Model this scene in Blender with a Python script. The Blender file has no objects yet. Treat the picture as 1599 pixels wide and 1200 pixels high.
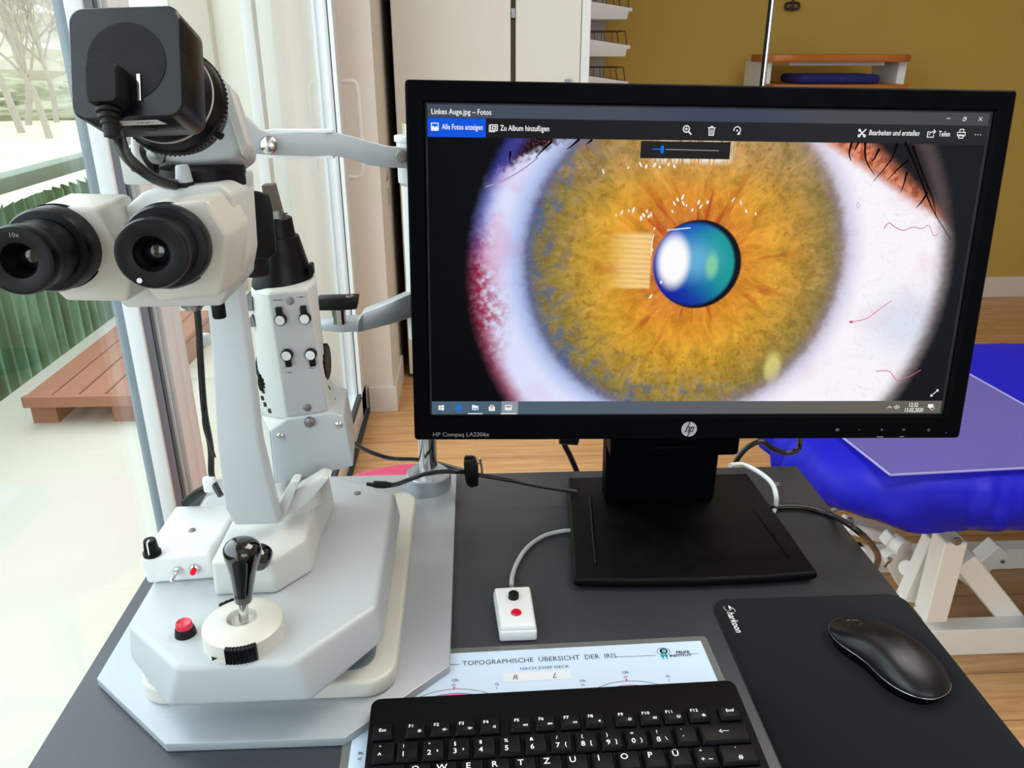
import bpy, bmesh, math, random
from mathutils import Vector, Matrix, noise as mnoise
random.seed(7)
V = Vector
PI = math.pi
SC = bpy.context.scene
COL = SC.collection

# ------------------------------------------------------------------ camera, light, exposure
F = 1250.0
TH, YAW = math.radians(22.54), math.radians(2.81)
EYE = V((0, 0, 1.235))
FW = V((math.sin(YAW)*math.cos(TH), math.cos(YAW)*math.cos(TH), -math.sin(TH)))
RT = V((math.cos(YAW), -math.sin(YAW), 0))
UP = RT.cross(FW)
cd = bpy.data.cameras.new('camera'); co = bpy.data.objects.new('camera', cd); COL.objects.link(co)
cd.sensor_fit = 'HORIZONTAL'; cd.sensor_width = 36; cd.lens = F/1599*36
cd.clip_start = 0.02; cd.clip_end = 300
co.matrix_world = Matrix(((RT.x, UP.x, -FW.x, EYE.x), (RT.y, UP.y, -FW.y, EYE.y), (RT.z, UP.z, -FW.z, EYE.z), (0, 0, 0, 1)))
SC.camera = co
SC.view_settings.view_transform = 'Standard'
SC.view_settings.look = 'None'
SC.view_settings.gamma = 1
SC.view_settings.use_curve_mapping = False
SC.view_settings.exposure = 0.52
EXK = 2**-0.52                               # keeps screens and small lights at their own brightness

w = bpy.data.worlds.new('overcast_sky'); SC.world = w; w.use_nodes = True
wn = w.node_tree.nodes; wl = w.node_tree.links
bg = wn['Background']
tc = wn.new('ShaderNodeTexCoord'); sx = wn.new('ShaderNodeSeparateXYZ'); cr = wn.new('ShaderNodeValToRGB')
wl.new(tc.outputs['Generated'], sx.inputs[0]); wl.new(sx.outputs['Z'], cr.inputs[0]); wl.new(cr.outputs[0], bg.inputs[0])
cr.color_ramp.elements[0].position = 0.0; cr.color_ramp.elements[0].color = (0.76, 0.84, 0.94, 1)
cr.color_ramp.elements[1].position = 0.7; cr.color_ramp.elements[1].color = (0.84, 0.94, 1.0, 1)
bg.inputs[1].default_value = 2.6

def area(name, loc, rot, sx_, sy_, power, color, portal=False):
    l = bpy.data.lights.new(name, 'AREA'); l.shape = 'RECTANGLE'; l.size = sx_; l.size_y = sy_; l.energy = power; l.color = color
    o = bpy.data.objects.new(name, l); COL.objects.link(o); o.location = loc; o.rotation_euler = rot
    if portal: l.cycles.is_portal = True
    return o
# sky portals in the glazed left side and in the window behind the camera (guides only, they emit nothing)
area('window_daylight_portal', (-0.52, 0.6, 1.25), (0, -PI/2, 0), 2.4, 4.6, 1, (1, 1, 1), True)
area('rear_daylight_portal', (1.1, -1.62, 1.55), (PI/2, 0, 0), 1.8, 1.3, 1, (1, 1, 1), True)
# unseen fill light added under the ceiling to brighten upward faces
area('ceiling_fill_light', (1.0, 1.1, 2.43), (0, 0, 0), 1.3, 1.3, 24, (1.0, 0.96, 0.90))

# ------------------------------------------------------------------ pixel -> place (for measuring)
def P(px, py, x=None, y=None, z=None):
    r = FW + RT*((px-799.5)/F) - UP*((py-600)/F)
    if x is not None: t = (x-EYE.x)/r.x
    elif y is not None: t = (y-EYE.y)/r.y
    else: t = (z-EYE.z)/r.z
    return EYE + r*t
def ray(px, py): return (FW + RT*((px-799.5)/F) - UP*((py-600)/F)).normalized()

# ------------------------------------------------------------------ materials
def lin(c):
    if isinstance(c, str): c = [int(c[i:i+2], 16)/255 for i in (0, 2, 4)]
    return tuple((v/12.92 if v <= .04045 else ((v+.055)/1.055)**2.4) for v in c) + (1,)
class G:
    def __init__(s, name):
        s.m = bpy.data.materials.new(name); s.m.use_nodes = True; s.t = s.m.node_tree; s.t.nodes.clear()
        s.out = s.t.nodes.new('ShaderNodeOutputMaterial')
    def n(s, typ, **k):
        x = s.t.nodes.new(typ)
        for a, b in k.items(): setattr(x, a, b)
        return x
    def put(s, sock, v):
        if isinstance(v, bpy.types.NodeSocket): s.t.links.new(v, sock)
        elif v is not None: sock.default_value = v
    def math(s, op, a, b=None, c=None, clamp=False):
        x = s.n('ShaderNodeMath', operation=op, use_clamp=clamp)
        s.put(x.inputs[0], a); s.put(x.inputs[1], b)
        if c is not None: s.put(x.inputs[2], c)
        return x.outputs[0]
    def mix(s, f, a, b, blend='MIX'):
        x = s.n('ShaderNodeMix', data_type='RGBA', blend_type=blend)
        s.put(x.inputs['Factor'], f); s.put(x.inputs[6], a); s.put(x.inputs[7], b); return x.outputs[2]
    def comb(s, x_, y_, z_):
        x = s.n('ShaderNodeCombineXYZ'); s.put(x.inputs[0], x_); s.put(x.inputs[1], y_); s.put(x.inputs[2], z_); return x.outputs[0]
    def noise(s, vec, scale, detail=3, rough=.5, dist=0):
        x = s.n('ShaderNodeTexNoise'); s.put(x.inputs['Vector'], vec); x.inputs['Scale'].default_value = scale
        x.inputs['Detail'].default_value = detail; x.inputs['Roughness'].default_value = rough; x.inputs['Distortion'].default_value = dist
        return x.outputs['Fac']
    def mapr(s, v, a, b, c=0., d=1., smooth=True):
        x = s.n('ShaderNodeMapRange'); x.interpolation_type = 'SMOOTHSTEP' if smooth else 'LINEAR'
        s.put(x.inputs[0], v); x.inputs[1].default_value = a; x.inputs[2].default_value = b; x.inputs[3].default_value = c; x.inputs[4].default_value = d
        return x.outputs[0]
    def ramp(s, v, stops):
        x = s.n('ShaderNodeValToRGB'); s.put(x.inputs[0], v); e = x.color_ramp.elements
        while len(e) < len(stops): e.new(0.5)
        for i, (p, c) in enumerate(stops): e[i].position = p; e[i].color = lin(c)
        return x.outputs[0]
    def obj(s): return s.n('ShaderNodeTexCoord').outputs['Object']
    def pos(s): return s.n('ShaderNodeNewGeometry').outputs['Position']
    def bsdf(s, color, rough=.5, metal=0., spec=.5, coat=0., bump=None, bstr=.1, bdist=.001, sheen=0., alpha=None, sub=0.):
        b = s.n('ShaderNodeBsdfPrincipled'); s.put(b.inputs['Base Color'], color); s.put(b.inputs['Roughness'], rough)
        b.inputs['Metallic'].default_value = metal; b.inputs['Specular IOR Level'].default_value = spec
        b.inputs['Coat Weight'].default_value = coat; b.inputs['Coat Roughness'].default_value = .08; b.inputs['Sheen Weight'].default_value = sheen
        if alpha is not None: s.put(b.inputs['Alpha'], alpha)
        if bump is not None:
            k = s.n('ShaderNodeBump'); k.inputs['Strength'].default_value = bstr; k.inputs['Distance'].default_value = bdist
            s.put(k.inputs['Height'], bump); s.t.links.new(k.outputs[0], b.inputs['Normal'])
        s.t.links.new(b.outputs[0], s.out.inputs[0]); return s.m
def simple(name, c, rough=.5, metal=0., spec=.5, coat=0., var=.06, nscale=30, bump=0., bscale=300, sheen=0.):
    g = G(name); o = g.obj(); n = g.noise(o, nscale, 3)
    base = lin(c); dk = tuple(v*(1-var) for v in base[:3])+(1,); lt = tuple(min(1, v*(1+var)) for v in base[:3])+(1,)
    colr = g.mix(n, dk, lt)
    r = g.mapr(g.noise(o, nscale*2.3, 2), .3, .7, max(.02, rough-.05), min(1, rough+.05))
    return g.bsdf(colr, r, metal, spec, coat, g.noise(o, bscale, 2) if bump else None, bump, .0006, sheen)
def emit(name, c, k=1.0):
    g = G(name); e = g.n('ShaderNodeEmission'); e.inputs[0].default_value = lin(c); e.inputs[1].default_value = k*EXK
    g.t.links.new(e.outputs[0], g.out.inputs[0]); g.m.cycles.emission_sampling = 'NONE'; return g.m

M = {}
M['lamp_white'] = simple('cream_enamel', 'CACBC7', .42, var=.02, bump=.03, bscale=900)
M['enamel'] = simple('pale_grey_enamel', 'B6BBBE', .38, var=.02, bump=.03, bscale=900)
M['ivory'] = simple('ivory_enamel', 'CAC8BE', .33, var=.02)
M['panel'] = simple('silver_grey_panel', 'B9B9BA', .45, var=.02)
M['alu'] = simple('satin_aluminium', 'AEB4B8', .38, .55, var=.03)
M['chrome'] = simple('chrome', 'D5D5D5', .14, 1.0, var=.02)
M['steel'] = simple('dull_steel', '8C8C8C', .3, .9, var=.05)
M['black'] = simple('matt_black_plastic', '08090A', .42, var=.2, spec=.22)
M['anod'] = simple('black_anodised', '07090F', .36, var=.1, spec=.22)
M['camera'] = simple('satin_black_metal', '090B12', .30, var=.1, spec=.42)
M['gloss'] = simple('glossy_black_bakelite', '040404', .06, var=.1, coat=1)
M['rubber'] = simple('black_rubber', '0A0B0C', .5, var=.1, spec=.25)
M['cable'] = simple('black_cable', '0E0E0F', .32, var=.1)
M['grey_cable'] = simple('light_grey_cable', 'B4B6B6', .4)
M['white_pl'] = simple('white_plastic', 'E4E6E6', .4, var=.02)
M['red'] = simple('red_button_plastic', 'D01236', .25, coat=.3)
M['lens'] = simple('dark_coated_lens', '060409', .03, coat=1)
M['monitor'] = simple('monitor_black_plastic', '040507', .42, var=.15, spec=.03, bump=.06, bscale=1500)
M['foot'] = simple('monitor_foot_black', '050506', .48, var=.15, spec=.14, bump=.1, bscale=1500)
M['key'] = simple('keycap_black', '060709', .5, var=.15, spec=.13, bump=.05, bscale=2000)
M['kbody'] = simple('keyboard_body_black', '040506', .5, var=.15, spec=.1, bump=.08, bscale=1800)
M['legend'] = simple('white_print', 'FFFFFF', .6)
M['dimprint'] = simple('grey_print', '8C8E92', .6)
M['logo'] = simple('silver_print', 'B4B4B4', .4, .2)
M['sticker'] = simple('off_white_sticker', 'DEE3E8', .6, var=.01)
M['ink'] = simple('black_ink', '15161A', .6)
M['white_paint'] = simple('white_frame_paint', 'E6EAEC', .35, var=.02)
M['grey_paint'] = simple('grey_frame_profile', '7F8B96', .4, var=.03)
M['gasket'] = simple('dark_window_gasket', '30343A', .6)
M['dark_profile'] = simple('slate_window_profile', '5A626E', .4, var=.03)
M['wallw'] = simple('white_wall_paint', 'DCD4CA', .85, var=.02, bump=.15, bscale=200)
M['cab'] = simple('cream_cabinet_laminate', 'DBD8CE', .5, var=.02)
M['cabside'] = simple('white_cabinet_edge', 'E2E4E4', .5, var=.02)
M['brown'] = simple('brown_cabinet_core', '574A3E', .7)
M['ceil'] = simple('ceiling_paint', 'E8E6E0', .9)
M['yellow'] = simple('ochre_wall_paint', 'BB9C4A', .85, var=.04, nscale=4, bump=.2, bscale=150)
M['skirt'] = simple('white_skirting', 'D8D0C8', .45, var=.02)
M['orange_wood'] = simple('orange_stained_wood', 'B0641C', .4, var=.15, nscale=12)
M['bluecloth'] = simple('navy_towel', '141A66', .85, var=.1)
M['couchw'] = simple('white_powder_coat', 'F3F2EC', .4, var=.02)
M['pink'] = simple('pink_upholstery', 'C03A62', .7, var=.06)
M['iron'] = simple('brown_wrought_iron', '3A2412', .6)
M['wire'] = simple('brown_wire', '4A2E22', .5)

# desk: dark slate laminate with fine speckle
g = G('slate_grey_laminate'); o = g.obj(); n = g.noise(o, 900, 2, .6); n2 = g.noise(o, 6, 3)
M['desk'] = g.bsdf(g.mix(n, lin('2A2D33'), lin('3A3D44')), g.mapr(n2, .3, .7, .38, .46), 0, .5, 0, n, .12, .0004)
g = G('mouse_mat_cloth'); o = g.obj(); n = g.noise(o, 2500, 2)
M['mat'] = g.bsdf(g.mix(n, lin('05070D'), lin('0B0F18')), .85, 0, .08, 0, n, .3, .0004, .1)
# base plate: brushed painted aluminium
g = G('silver_grey_base_plate'); o = g.obj(); mp = g.n('ShaderNodeMapping'); mp.inputs['Scale'].default_value = (3, 200, 3); g.put(mp.inputs[0], o)
n = g.noise(mp.outputs[0], 8, 3)
M['plate'] = g.bsdf(g.mix(n, lin('A2A8AE'), lin('AEB4B9')), .36, .25, .5)
# oak laminate floor, planks running along x
g = G('oak_laminate_floor'); o = g.pos()
br = g.n('ShaderNodeTexBrick'); br.offset = .37; br.inputs['Scale'].default_value = 1.0; br.inputs['Brick Width'].default_value = 1.25; br.inputs['Row Height'].default_value = .13
br.inputs['Mortar Size'].default_value = .0016; br.inputs['Color1'].default_value = (0, 0, 0, 1); br.inputs['Color2'].default_value = (1, 1, 1, 1); br.inputs['Mortar'].default_value = (.5, .5, .5, 1)
g.put(br.inputs['Vector'], o)
mp = g.n('ShaderNodeMapping'); mp.inputs['Scale'].default_value = (1.2, 16, 1); g.put(mp.inputs[0], o)
ad = g.n('ShaderNodeVectorMath', operation='ADD'); g.put(ad.inputs[0], mp.outputs[0]); g.put(ad.inputs[1], g.comb(0., g.math('MULTIPLY', br.outputs['Color'], 9.), 0.))
gr = g.noise(ad.outputs[0], 3.2, 6, .62, .6)
c1 = g.ramp(gr, [(.25, 'A87648'), (.5, 'CB9A66'), (.78, 'DDB482')])
c2 = g.mix(g.math('MULTIPLY', br.outputs['Color'], .35), c1, lin('B8865A'))
c3 = g.mix(g.math('MULTIPLY', br.outputs['Fac'], .7), c2, lin('5C3A1E'))
M['oak'] = g.bsdf(c3, g.mapr(gr, .2, .8, .42, .32), 0, .5, 0, gr, .05, .001)
# blue stretch cover
g = G('royal_blue_stretch_cover'); o = g.obj(); n = g.noise(o, 700, 2)
M['blue'] = g.bsdf(g.mix(g.noise(o, 5, 2), lin('0C0EA0'), lin('1416BC')), .5, 0, .22, 0, n, .1, .0006, 0)
# translucent vinyl sheet
g = G('clear_lilac_vinyl'); M['vinyl'] = g.bsdf(lin('8078B8'), .32, 0, .35, 0, g.noise(g.obj(), 3, 2), .1, .002, alpha=.36)
g = G('clear_lilac_vinyl_edge'); M['vinyl_edge'] = g.bsdf(lin('B8B4E6'), .3, 0, .5, alpha=.6)
# laminate pouch
g = G('clear_laminate'); M['pouch'] = g.bsdf(lin('8A8C88'), .12, 0, .6, alpha=.45)
M['paper'] = simple('pale_blue_card', 'CDE0F6', .35, var=.003, spec=.4)
M['cpink'] = simple('pink_print', 'EE7FB8', .35); M['cred'] = simple('magenta_print', 'D0205A', .4)
M['cteal'] = simple('turquoise_print', '2BB8BE', .4)
# window glass: clear with true angle-dependent reflection
g = G('window_glass'); t = g.n('ShaderNodeBsdfTransparent'); t.inputs[0].default_value = (.97, .99, .98, 1)
gl = g.n('ShaderNodeBsdfGlossy'); gl.inputs['Roughness'].default_value = .02; ge = g.n('ShaderNodeNewGeometry'); dp = g.n('ShaderNodeVectorMath', operation='DOT_PRODUCT'); g.put(dp.inputs[0], ge.outputs['Normal']); g.put(dp.inputs[1], ge.outputs['Incoming'])
fr = g.math('MULTIPLY_ADD', g.math('POWER', g.math('SUBTRACT', 1.0, g.math('ABSOLUTE', dp.outputs['Value'])), 5.0), .9, .035)
mx = g.n('ShaderNodeMixShader'); g.put(mx.inputs[0], fr); g.t.links.new(t.outputs[0], mx.inputs[1]); g.t.links.new(gl.outputs[0], mx.inputs[2]); g.t.links.new(mx.outputs[0], g.out.inputs[0])
M['glass'] = g.m
# exterior
M['concrete'] = simple('pale_balcony_screed', 'CFCCC2', .8, var=.05, nscale=3, bump=.1, bscale=60)
M['deckwood'] = simple('red_brown_pallet_wood', 'A06A54', .65, var=.15, nscale=9)  # lightened: the washed-out reflection in the pane is put into this colour
M['stucco'] = simple('cream_render', 'E2E3DA', .9, var=.03, bump=.2, bscale=80)
M['added_panel'] = simple('added_pale_blue_panel', 'CCD6E0', .6, var=.02)
M['stuccod'] = simple('beige_render', 'B4ABA0', .9, var=.03, bump=.2, bscale=80)
g = G('green_corrugated_sheet'); o = g.pos(); sp = g.n('ShaderNodeSeparateXYZ'); g.put(sp.inputs[0], o)
n = g.noise(g.comb(g.math('MULTIPLY', sp.outputs[1], 9.), 0., g.math('MULTIPLY', sp.outputs[2], .8)), 2.0, 3)
M['green'] = g.bsdf(g.ramp(n, [(.3, '3E4E2E'), (.5, '4E7450'), (.7, '7FA88A')]), .5)
M['rail'] = simple('weathered_green_rail', '6E7C6C', .7, var=.15); M['darkrail'] = simple('dark_rail', '1E2A20', .7)
g = G('hazed_meadow_grass'); o = g.pos(); M['meadow'] = g.bsdf(g.ramp(g.noise(o, .5, 6, .7), [(.3, 'AEB48C'), (.5, 'C2C4A2'), (.7, 'CCC6A6')]), .95, 0, .1)  # grass greyed and lightened, outdoor haze put into the colours
M['bark'] = simple('hazed_bare_tree_bark', '9A8F84', .9, var=.2, nscale=2)  # bark paled evenly to stand in for haze
M['wood_far'] = simple('hazed_thicket', 'B8B0A4', .95, var=.10, nscale=1.5)  # distant wood raised towards white in place of haze
M['bush'] = simple('hazed_green_thicket', 'A2A28A', .95, var=.3, nscale=2)  # scrub paled as well, its colour carries the haze
M['white_refl'] = simple('shiny_white_button', 'E8E8E8', .3)

# ------------------------------------------------------------------ mesh helpers
def BM(): return bmesh.new()
def prism(bm, pts, vec, vec0=None):
    vec = V(vec); a = [bm.verts.new(V(p)) for p in pts]; b = [bm.verts.new(V(p)+vec) for p in pts]; n = len(pts)
    bm.faces.new(a); bm.faces.new(b[::-1])
    for i in range(n): bm.faces.new((a[i], b[i], b[(i+1) % n], a[(i+1) % n]))
    return bm
def loft(bm, rings, cap=True, closed=True):
    rs = [[bm.verts.new(V(p)) for p in r] for r in rings]; n = len(rs[0])
    for a, b in zip(rs, rs[1:]):
        for i in range(n if closed else n-1): bm.faces.new((a[i], a[(i+1) % n], b[(i+1) % n], b[i]))
    if cap: bm.faces.new(rs[0][::-1]); bm.faces.new(rs[-1])
    return bm
def box(bm, c, s, R=None):
    R = R or Matrix.Identity(3); c = V(c); h = V(s)/2
    q = [c+R@V((sx*h.x, sy*h.y, -h.z)) for sx, sy in ((-1, -1), (1, -1), (1, 1), (-1, 1))]
    return prism(bm, q, R@V((0, 0, 2*h.z)))
def bx(bm, x0, x1, y0, y1, z0, z1): return box(bm, ((x0+x1)/2, (y0+y1)/2, (z0+z1)/2), (abs(x1-x0), abs(y1-y0), abs(z1-z0)))
def frame(axis):
    a = V(axis).normalized(); t = V((0, 0, 1)) if abs(a.z) < .95 else V((1, 0, 0))
    u = t.cross(a).normalized(); v = a.cross(u); return a, u, v
def lathe(bm, o, axis, prof, n=40, rib=None):
    a, u, v = frame(axis); o = V(o); rings = []
    for h, r in prof:
        ring = []
        for i in range(n):
            k = 2*PI*i/n; rr = r
            if rib and rib[0] <= h <= rib[1] and (i % 2): rr = r*rib[2]
            ring.append(o + a*h + (u*math.cos(k)+v*math.sin(k))*max(rr, 1e-5))
        rings.append(ring)
    return loft(bm, rings)
def cyl(bm, a, b, r, n=24, r2=None):
    a = V(a); b = V(b); return lathe(bm, a, b-a, [(0, r), ((b-a).length, r if r2 is None else r2)], n)
def spline(pts, k=8):
    pts = [V(p) for p in pts]; out = []; n = len(pts)
    for i in range(n-1):
        p0 = pts[max(i-1, 0)]; p1 = pts[i]; p2 = pts[i+1]; p3 = pts[min(i+2, n-1)]
        for j in range(k):
            t = j/k; out.append(.5*((2*p1)+(p2-p0)*t+(2*p0-5*p1+4*p2-p3)*t*t+(3*p1-p0-3*p2+p3)*t**3))
    return out+[pts[-1]]
def tube(bm, pts, r, n=10, k=8, r2=None, flat=1.0):
    ps = spline(pts, k) if k > 1 else [V(p) for p in pts]
    rings = []; prev = None; m = len(ps)
    for i, p in enumerate(ps):
        t = (ps[min(i+1, m-1)]-ps[max(i-1, 0)]).normalized()
        if prev is None: _, u, _ = frame(t)
        else: u = (prev-t*prev.dot(t)).normalized()
        v = t.cross(u); prev = u; rr = r if r2 is None else r+(r2-r)*i/(m-1)
        rings.append([p+(u*math.cos(2*PI*q/n)+v*flat*math.sin(2*PI*q/n))*rr for q in range(n)])
    return loft(bm, rings)
def rrect(x0, x1, y0, y1, r, n=6):
    out = []
    for cx, cy, a0 in ((x1-r, y1-r, 0), (x0+r, y1-r, 90), (x0+r, y0+r, 180), (x1-r, y0+r, 270)):
        for i in range(n+1):
            a = math.radians(a0+90*i/n); out.append((cx+r*math.cos(a), cy+r*math.sin(a)))
    return out
def bev(bm, w, seg=3, ang=25):
    bmesh.ops.recalc_face_normals(bm, faces=bm.faces[:])
    es = [e for e in bm.edges if len(e.link_faces) == 2 and e.calc_face_angle(0) > math.radians(ang)]
    bmesh.ops.bevel(bm, geom=es, offset=w, segments=seg, affect='EDGES', profile=.5, clamp_overlap=True); return bm
def finish(bm, name, m, parent=None, smooth=35, origin=None):
    bmesh.ops.recalc_face_normals(bm, faces=bm.faces[:])
    me = bpy.data.meshes.new(name)
    if origin is None:
        if parent is not None: origin = wloc(parent)
        else:
            xs = [v.co for v in bm.verts]
            origin = V((sum(c.x for c in xs)/len(xs), sum(c.y for c in xs)/len(xs), min(c.z for c in xs)))
    origin = V(origin)
    bmesh.ops.translate(bm, vec=-origin, verts=bm.verts[:])
    bm.to_mesh(me); bm.free()
    me.materials.append(M[m] if isinstance(m, str) else m)
    if smooth:
        me.polygons.foreach_set('use_smooth', [True]*len(me.polygons)); me.set_sharp_from_angle(angle=math.radians(smooth))
    o = bpy.data.objects.new(name, me); COL.objects.link(o)
    if parent is not None: o.parent = parent; o.location = origin-wloc(parent)
    else: o.location = origin
    return o
def wloc(o):
    l = V(o.location)
    while o.parent: o = o.parent; l += V(o.location)
    return l
def tag(o, label, cat, group=None, kind=None):
    o['label'] = label
    if cat: o['category'] = cat
    if group: o['group'] = group
    if kind: o['kind'] = kind
    return o
def thing(name, loc, label, cat, group=None):
    o = bpy.data.objects.new(name, None); o.empty_display_size = .05; COL.objects.link(o); o.location = loc
    return tag(o, label, cat, group)
def struct(bm, name, m, label=None, smooth=0):
    o = finish(bm, name, m, None, smooth); o['kind'] = 'structure'
    if label: o['label'] = label
    return o
def text_bm(bm, s, size, Mx, align='LEFT', bold=0., sx=1.0, shear=0., res=2):
    cu = bpy.data.curves.new('t', 'FONT'); cu.body = s; cu.size = size; cu.align_x = align; cu.offset = bold*size; cu.shear = shear; cu.resolution_u = res; cu.fill_mode = 'FRONT' if hasattr(cu, 'fill_mode') else cu.fill_mode
    ob = bpy.data.objects.new('t', cu); COL.objects.link(ob)
    dg = bpy.context.evaluated_depsgraph_get(); me = ob.evaluated_get(dg).to_mesh()
    vs = [bm.verts.new(Mx@V((v.co.x*sx, v.co.y, 0))) for v in me.vertices]
    for p in me.polygons:
        try: bm.faces.new([vs[i] for i in p.vertices])
        except ValueError: pass
    ob.evaluated_get(dg).to_mesh_clear(); bpy.data.objects.remove(ob); bpy.data.curves.remove(cu)
    return bm
def line(bm, Mx, pts, w, closed=False):
    pts = [V((p[0], p[1])) for p in pts]
    n = len(pts); rng = n if closed else n-1
    for i in range(rng):
        a, b = pts[i], pts[(i+1) % n]; d = b-a
        if d.length < 1e-9: continue
        d.normalize(); q = V((-d.y, d.x))*w/2; e = d*w*.25
        f = [a-q-e, b-q+e, b+q+e, a+q-e]
        bm.faces.new([bm.verts.new(Mx@V((c.x, c.y, 0))) for c in f])
def poly(bm, Mx, pts): bm.faces.new([bm.verts.new(Mx@V((p[0], p[1], 0))) for p in pts])
def circ(cx, cy, r, n=24, a0=0, a1=360, ry=None):
    return [(cx+r*math.cos(math.radians(a0+(a1-a0)*i/n)), cy+(ry or r)*math.sin(math.radians(a0+(a1-a0)*i/n))) for i in range(n+(0 if abs(a1-a0) == 360 else 1))]
# ================================================================== THE ROOM
XW = -0.405                                  # inner face of the glazed side
struct(bx(BM(), XW-.2, 4.3, -1.6, 4.1, -.1, 0), 'floor', 'oak')
struct(bx(BM(), XW-.4, 4.3, -1.7, 4.3, 2.5, 2.6), 'ceiling', 'ceil')
struct(bx(BM(), XW-.2, 4.3, 4.1, 4.25, 0, 2.5), 'wall_back', 'yellow')
struct(bx(BM(), 4.2, 4.35, -1.6, 4.1, 0, 2.5), 'wall_right', 'wallw')
b = BM()                                     # wall behind the camera with a window hole
for a in ((XW-.2, .2, 0, 2.5), (2.0, 4.3, 0, 2.5), (.2, 2.0, 0, .9), (.2, 2.0, 2.2, 2.5)): bx(b, a[0], a[1], -1.75, -1.6, a[2], a[3])
struct(b, 'wall_front', 'wallw')
b = BM()
for a in ((.2, .26, .9, 2.2), (1.94, 2.0, .9, 2.2), (1.07, 1.13, .9, 2.2), (.2, 2.0, .9, .96), (.2, 2.0, 2.14, 2.2)): bx(b, a[0], a[1], -1.72, -1.64, a[2], a[3])
struct(b, 'window_3', 'white_paint')
struct(bx(BM(), .3, 4.2, 4.085, 4.1, 0, .11), 'baseboard_back', 'skirt')
# pier at the far end of the glazed side
b = prism(BM(), [(XW-.2, 2.735, 0), (-.303, 2.735, 0), (-.312, 4.1, 0), (XW-.2, 4.1, 0)], (0, 0, 2.5)); struct(b, 'wall_left', 'wallw')
b = BM(); bx(b, XW+.012, -.290, 2.722, 2.738, 0, .10); bx(b, -.306, -.292, 2.73, 3.06, 0, .10); struct(bev(b, .003, 2), 'baseboard_left', 'skirt')
# lintel over the glazing and low wall piece behind the viewer
b = BM(); bx(b, XW-.2, XW, -1.6, 2.735, 2.42, 2.5); bx(b, XW-.2, XW, -1.6, -1.35, 0, 2.42); struct(b, 'trim_1', 'wallw')

# glazed sliding door nearest the slit lamp: pane, stiles
def yrow(px): return P(px, 0, x=XW).y
y0, y1 = yrow(80), yrow(120)
d1 = thing('door_1', (XW, 0, 0), None, None); d1['kind'] = 'structure'; del d1['label']
YR = P(80, 0, x=XW-.03).y; X1 = -YR*(-XW)/yrow(97)
b = BM(); bx(b, X1, XW, YR, YR+.006, 0, 2.42); bx(b, XW-.03, XW, -1.35, -1.25, 0, 2.42); bx(b, XW-.03, XW, -1.25, YR, .0, .10); bx(b, XW-.03, XW, -1.25, YR, 2.34, 2.42)
finish(bev(b, .0015, 2), 'stile_frame', 'white_paint', d1)
b = BM(); bx(b, XW-.03, X1, YR+.001, YR+.006, 0.1, 2.34); finish(b, 'inner_profile', 'grey_paint', d1)
b = BM(); bx(b, XW-.027, XW-.023, -1.25, YR, .10, 2.34); finish(b, 'glass_pane', 'glass', d1, 0)
# grey fixed profile between the two doors
t2 = thing('trim_2', (XW, 1.0, 0), None, None); t2['kind'] = 'structure'; del t2['label']
XO = XW-.033
b = BM()
prof = [(XO, YR+.006), (XW-.001, YR+.006), (XW-.008, yrow(138)), (XW-.002, yrow(146)), (XW-.006, yrow(152)), (XO, yrow(152))]
prism(b, [(x, y, 0) for x, y in prof], (0, 0, 2.42)); finish(bev(b, .0015, 2), 'grey_profile', 'grey_paint', t2)
b = BM(); bx(b, XO, XW-.004, yrow(152), yrow(163), 0, 2.42); finish(b, 'gasket_strip', 'dark_profile', t2)
b = BM(); bx(b, XO, XW-.001, yrow(157), yrow(158.5), 0, 2.42); finish(b, 'bright_bead', 'white_paint', t2)
b = BM(); bx(b, XO, XW+.004, yrow(163), yrow(183), 0, 2.42); finish(bev(b, .004, 2), 'light_profile', 'white_paint', t2)
b = BM(); bx(b, XO, XW-.01, yrow(183), yrow(187), 0, 2.42); finish(b, 'shadow_gap', 'gasket', t2)
# second door with the long bow handle
d2 = thing('door_2', (XW, 2.0, 0), None, None); d2['kind'] = 'structure'; del d2['label']
b = BM()
ya, yb, yc = yrow(187), yrow(500), yrow(526)
bx(b, XW-.06, XW, ya, ya+.03, 0, 2.42); bx(b, XW-.06, XW, yc-.125, yc-.01, 0, 2.42); bx(b, XW-.06, XW, ya, yc-.01, 0.015, .11); bx(b, XW-.06, XW, ya, yc-.01, 2.33, 2.42)
finish(bev(b, .004, 2), 'door_frame', 'white_paint', d2)
b = BM(); bx(b, XW-.012, XW+.001, yc-.140, yc-.125, .11, 2.33); bx(b, XW-.012, XW+.001, ya+.03, yc-.125, .10, .122); finish(b, 'gasket_strip', 'gasket', d2)
b = BM(); bx(b, XW-.008, XW+.004, yc-.143, yc-.132, .11, 2.33); finish(b, 'glazing_bead', 'white_paint', d2)
b = BM(); bx(b, XW-.034, XW-.028, ya+.03, yc-.14, .11, 2.33); finish(b, 'glass_pane', 'glass', d2, 0)
b = BM(); bx(b, XW-.075, XW-.05, 1.88, 1.92, .0, 2.42); finish(bev(b, .003, 2), 'outer_sash', 'white_paint', d2)
b = BM()
hy = yc-.015
hp = [(XW, hy, 1.148), (XW+.028, hy, 1.150), (XW+.046, hy, 1.132), (XW+.048, hy, 1.05), (XW+.048, hy, .93), (XW+.044, hy, .868), (XW+.028, hy, .852), (XW, hy, .853)]
tube(b, hp, .009, 8, 6); finish(b, 'door_handle', 'white_pl', d2)
b = BM(); bx(b, XW-.005, XW+.012, 2.0, yc, 0, .014); finish(b, 'door_sill', 'gasket', d2)

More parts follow.
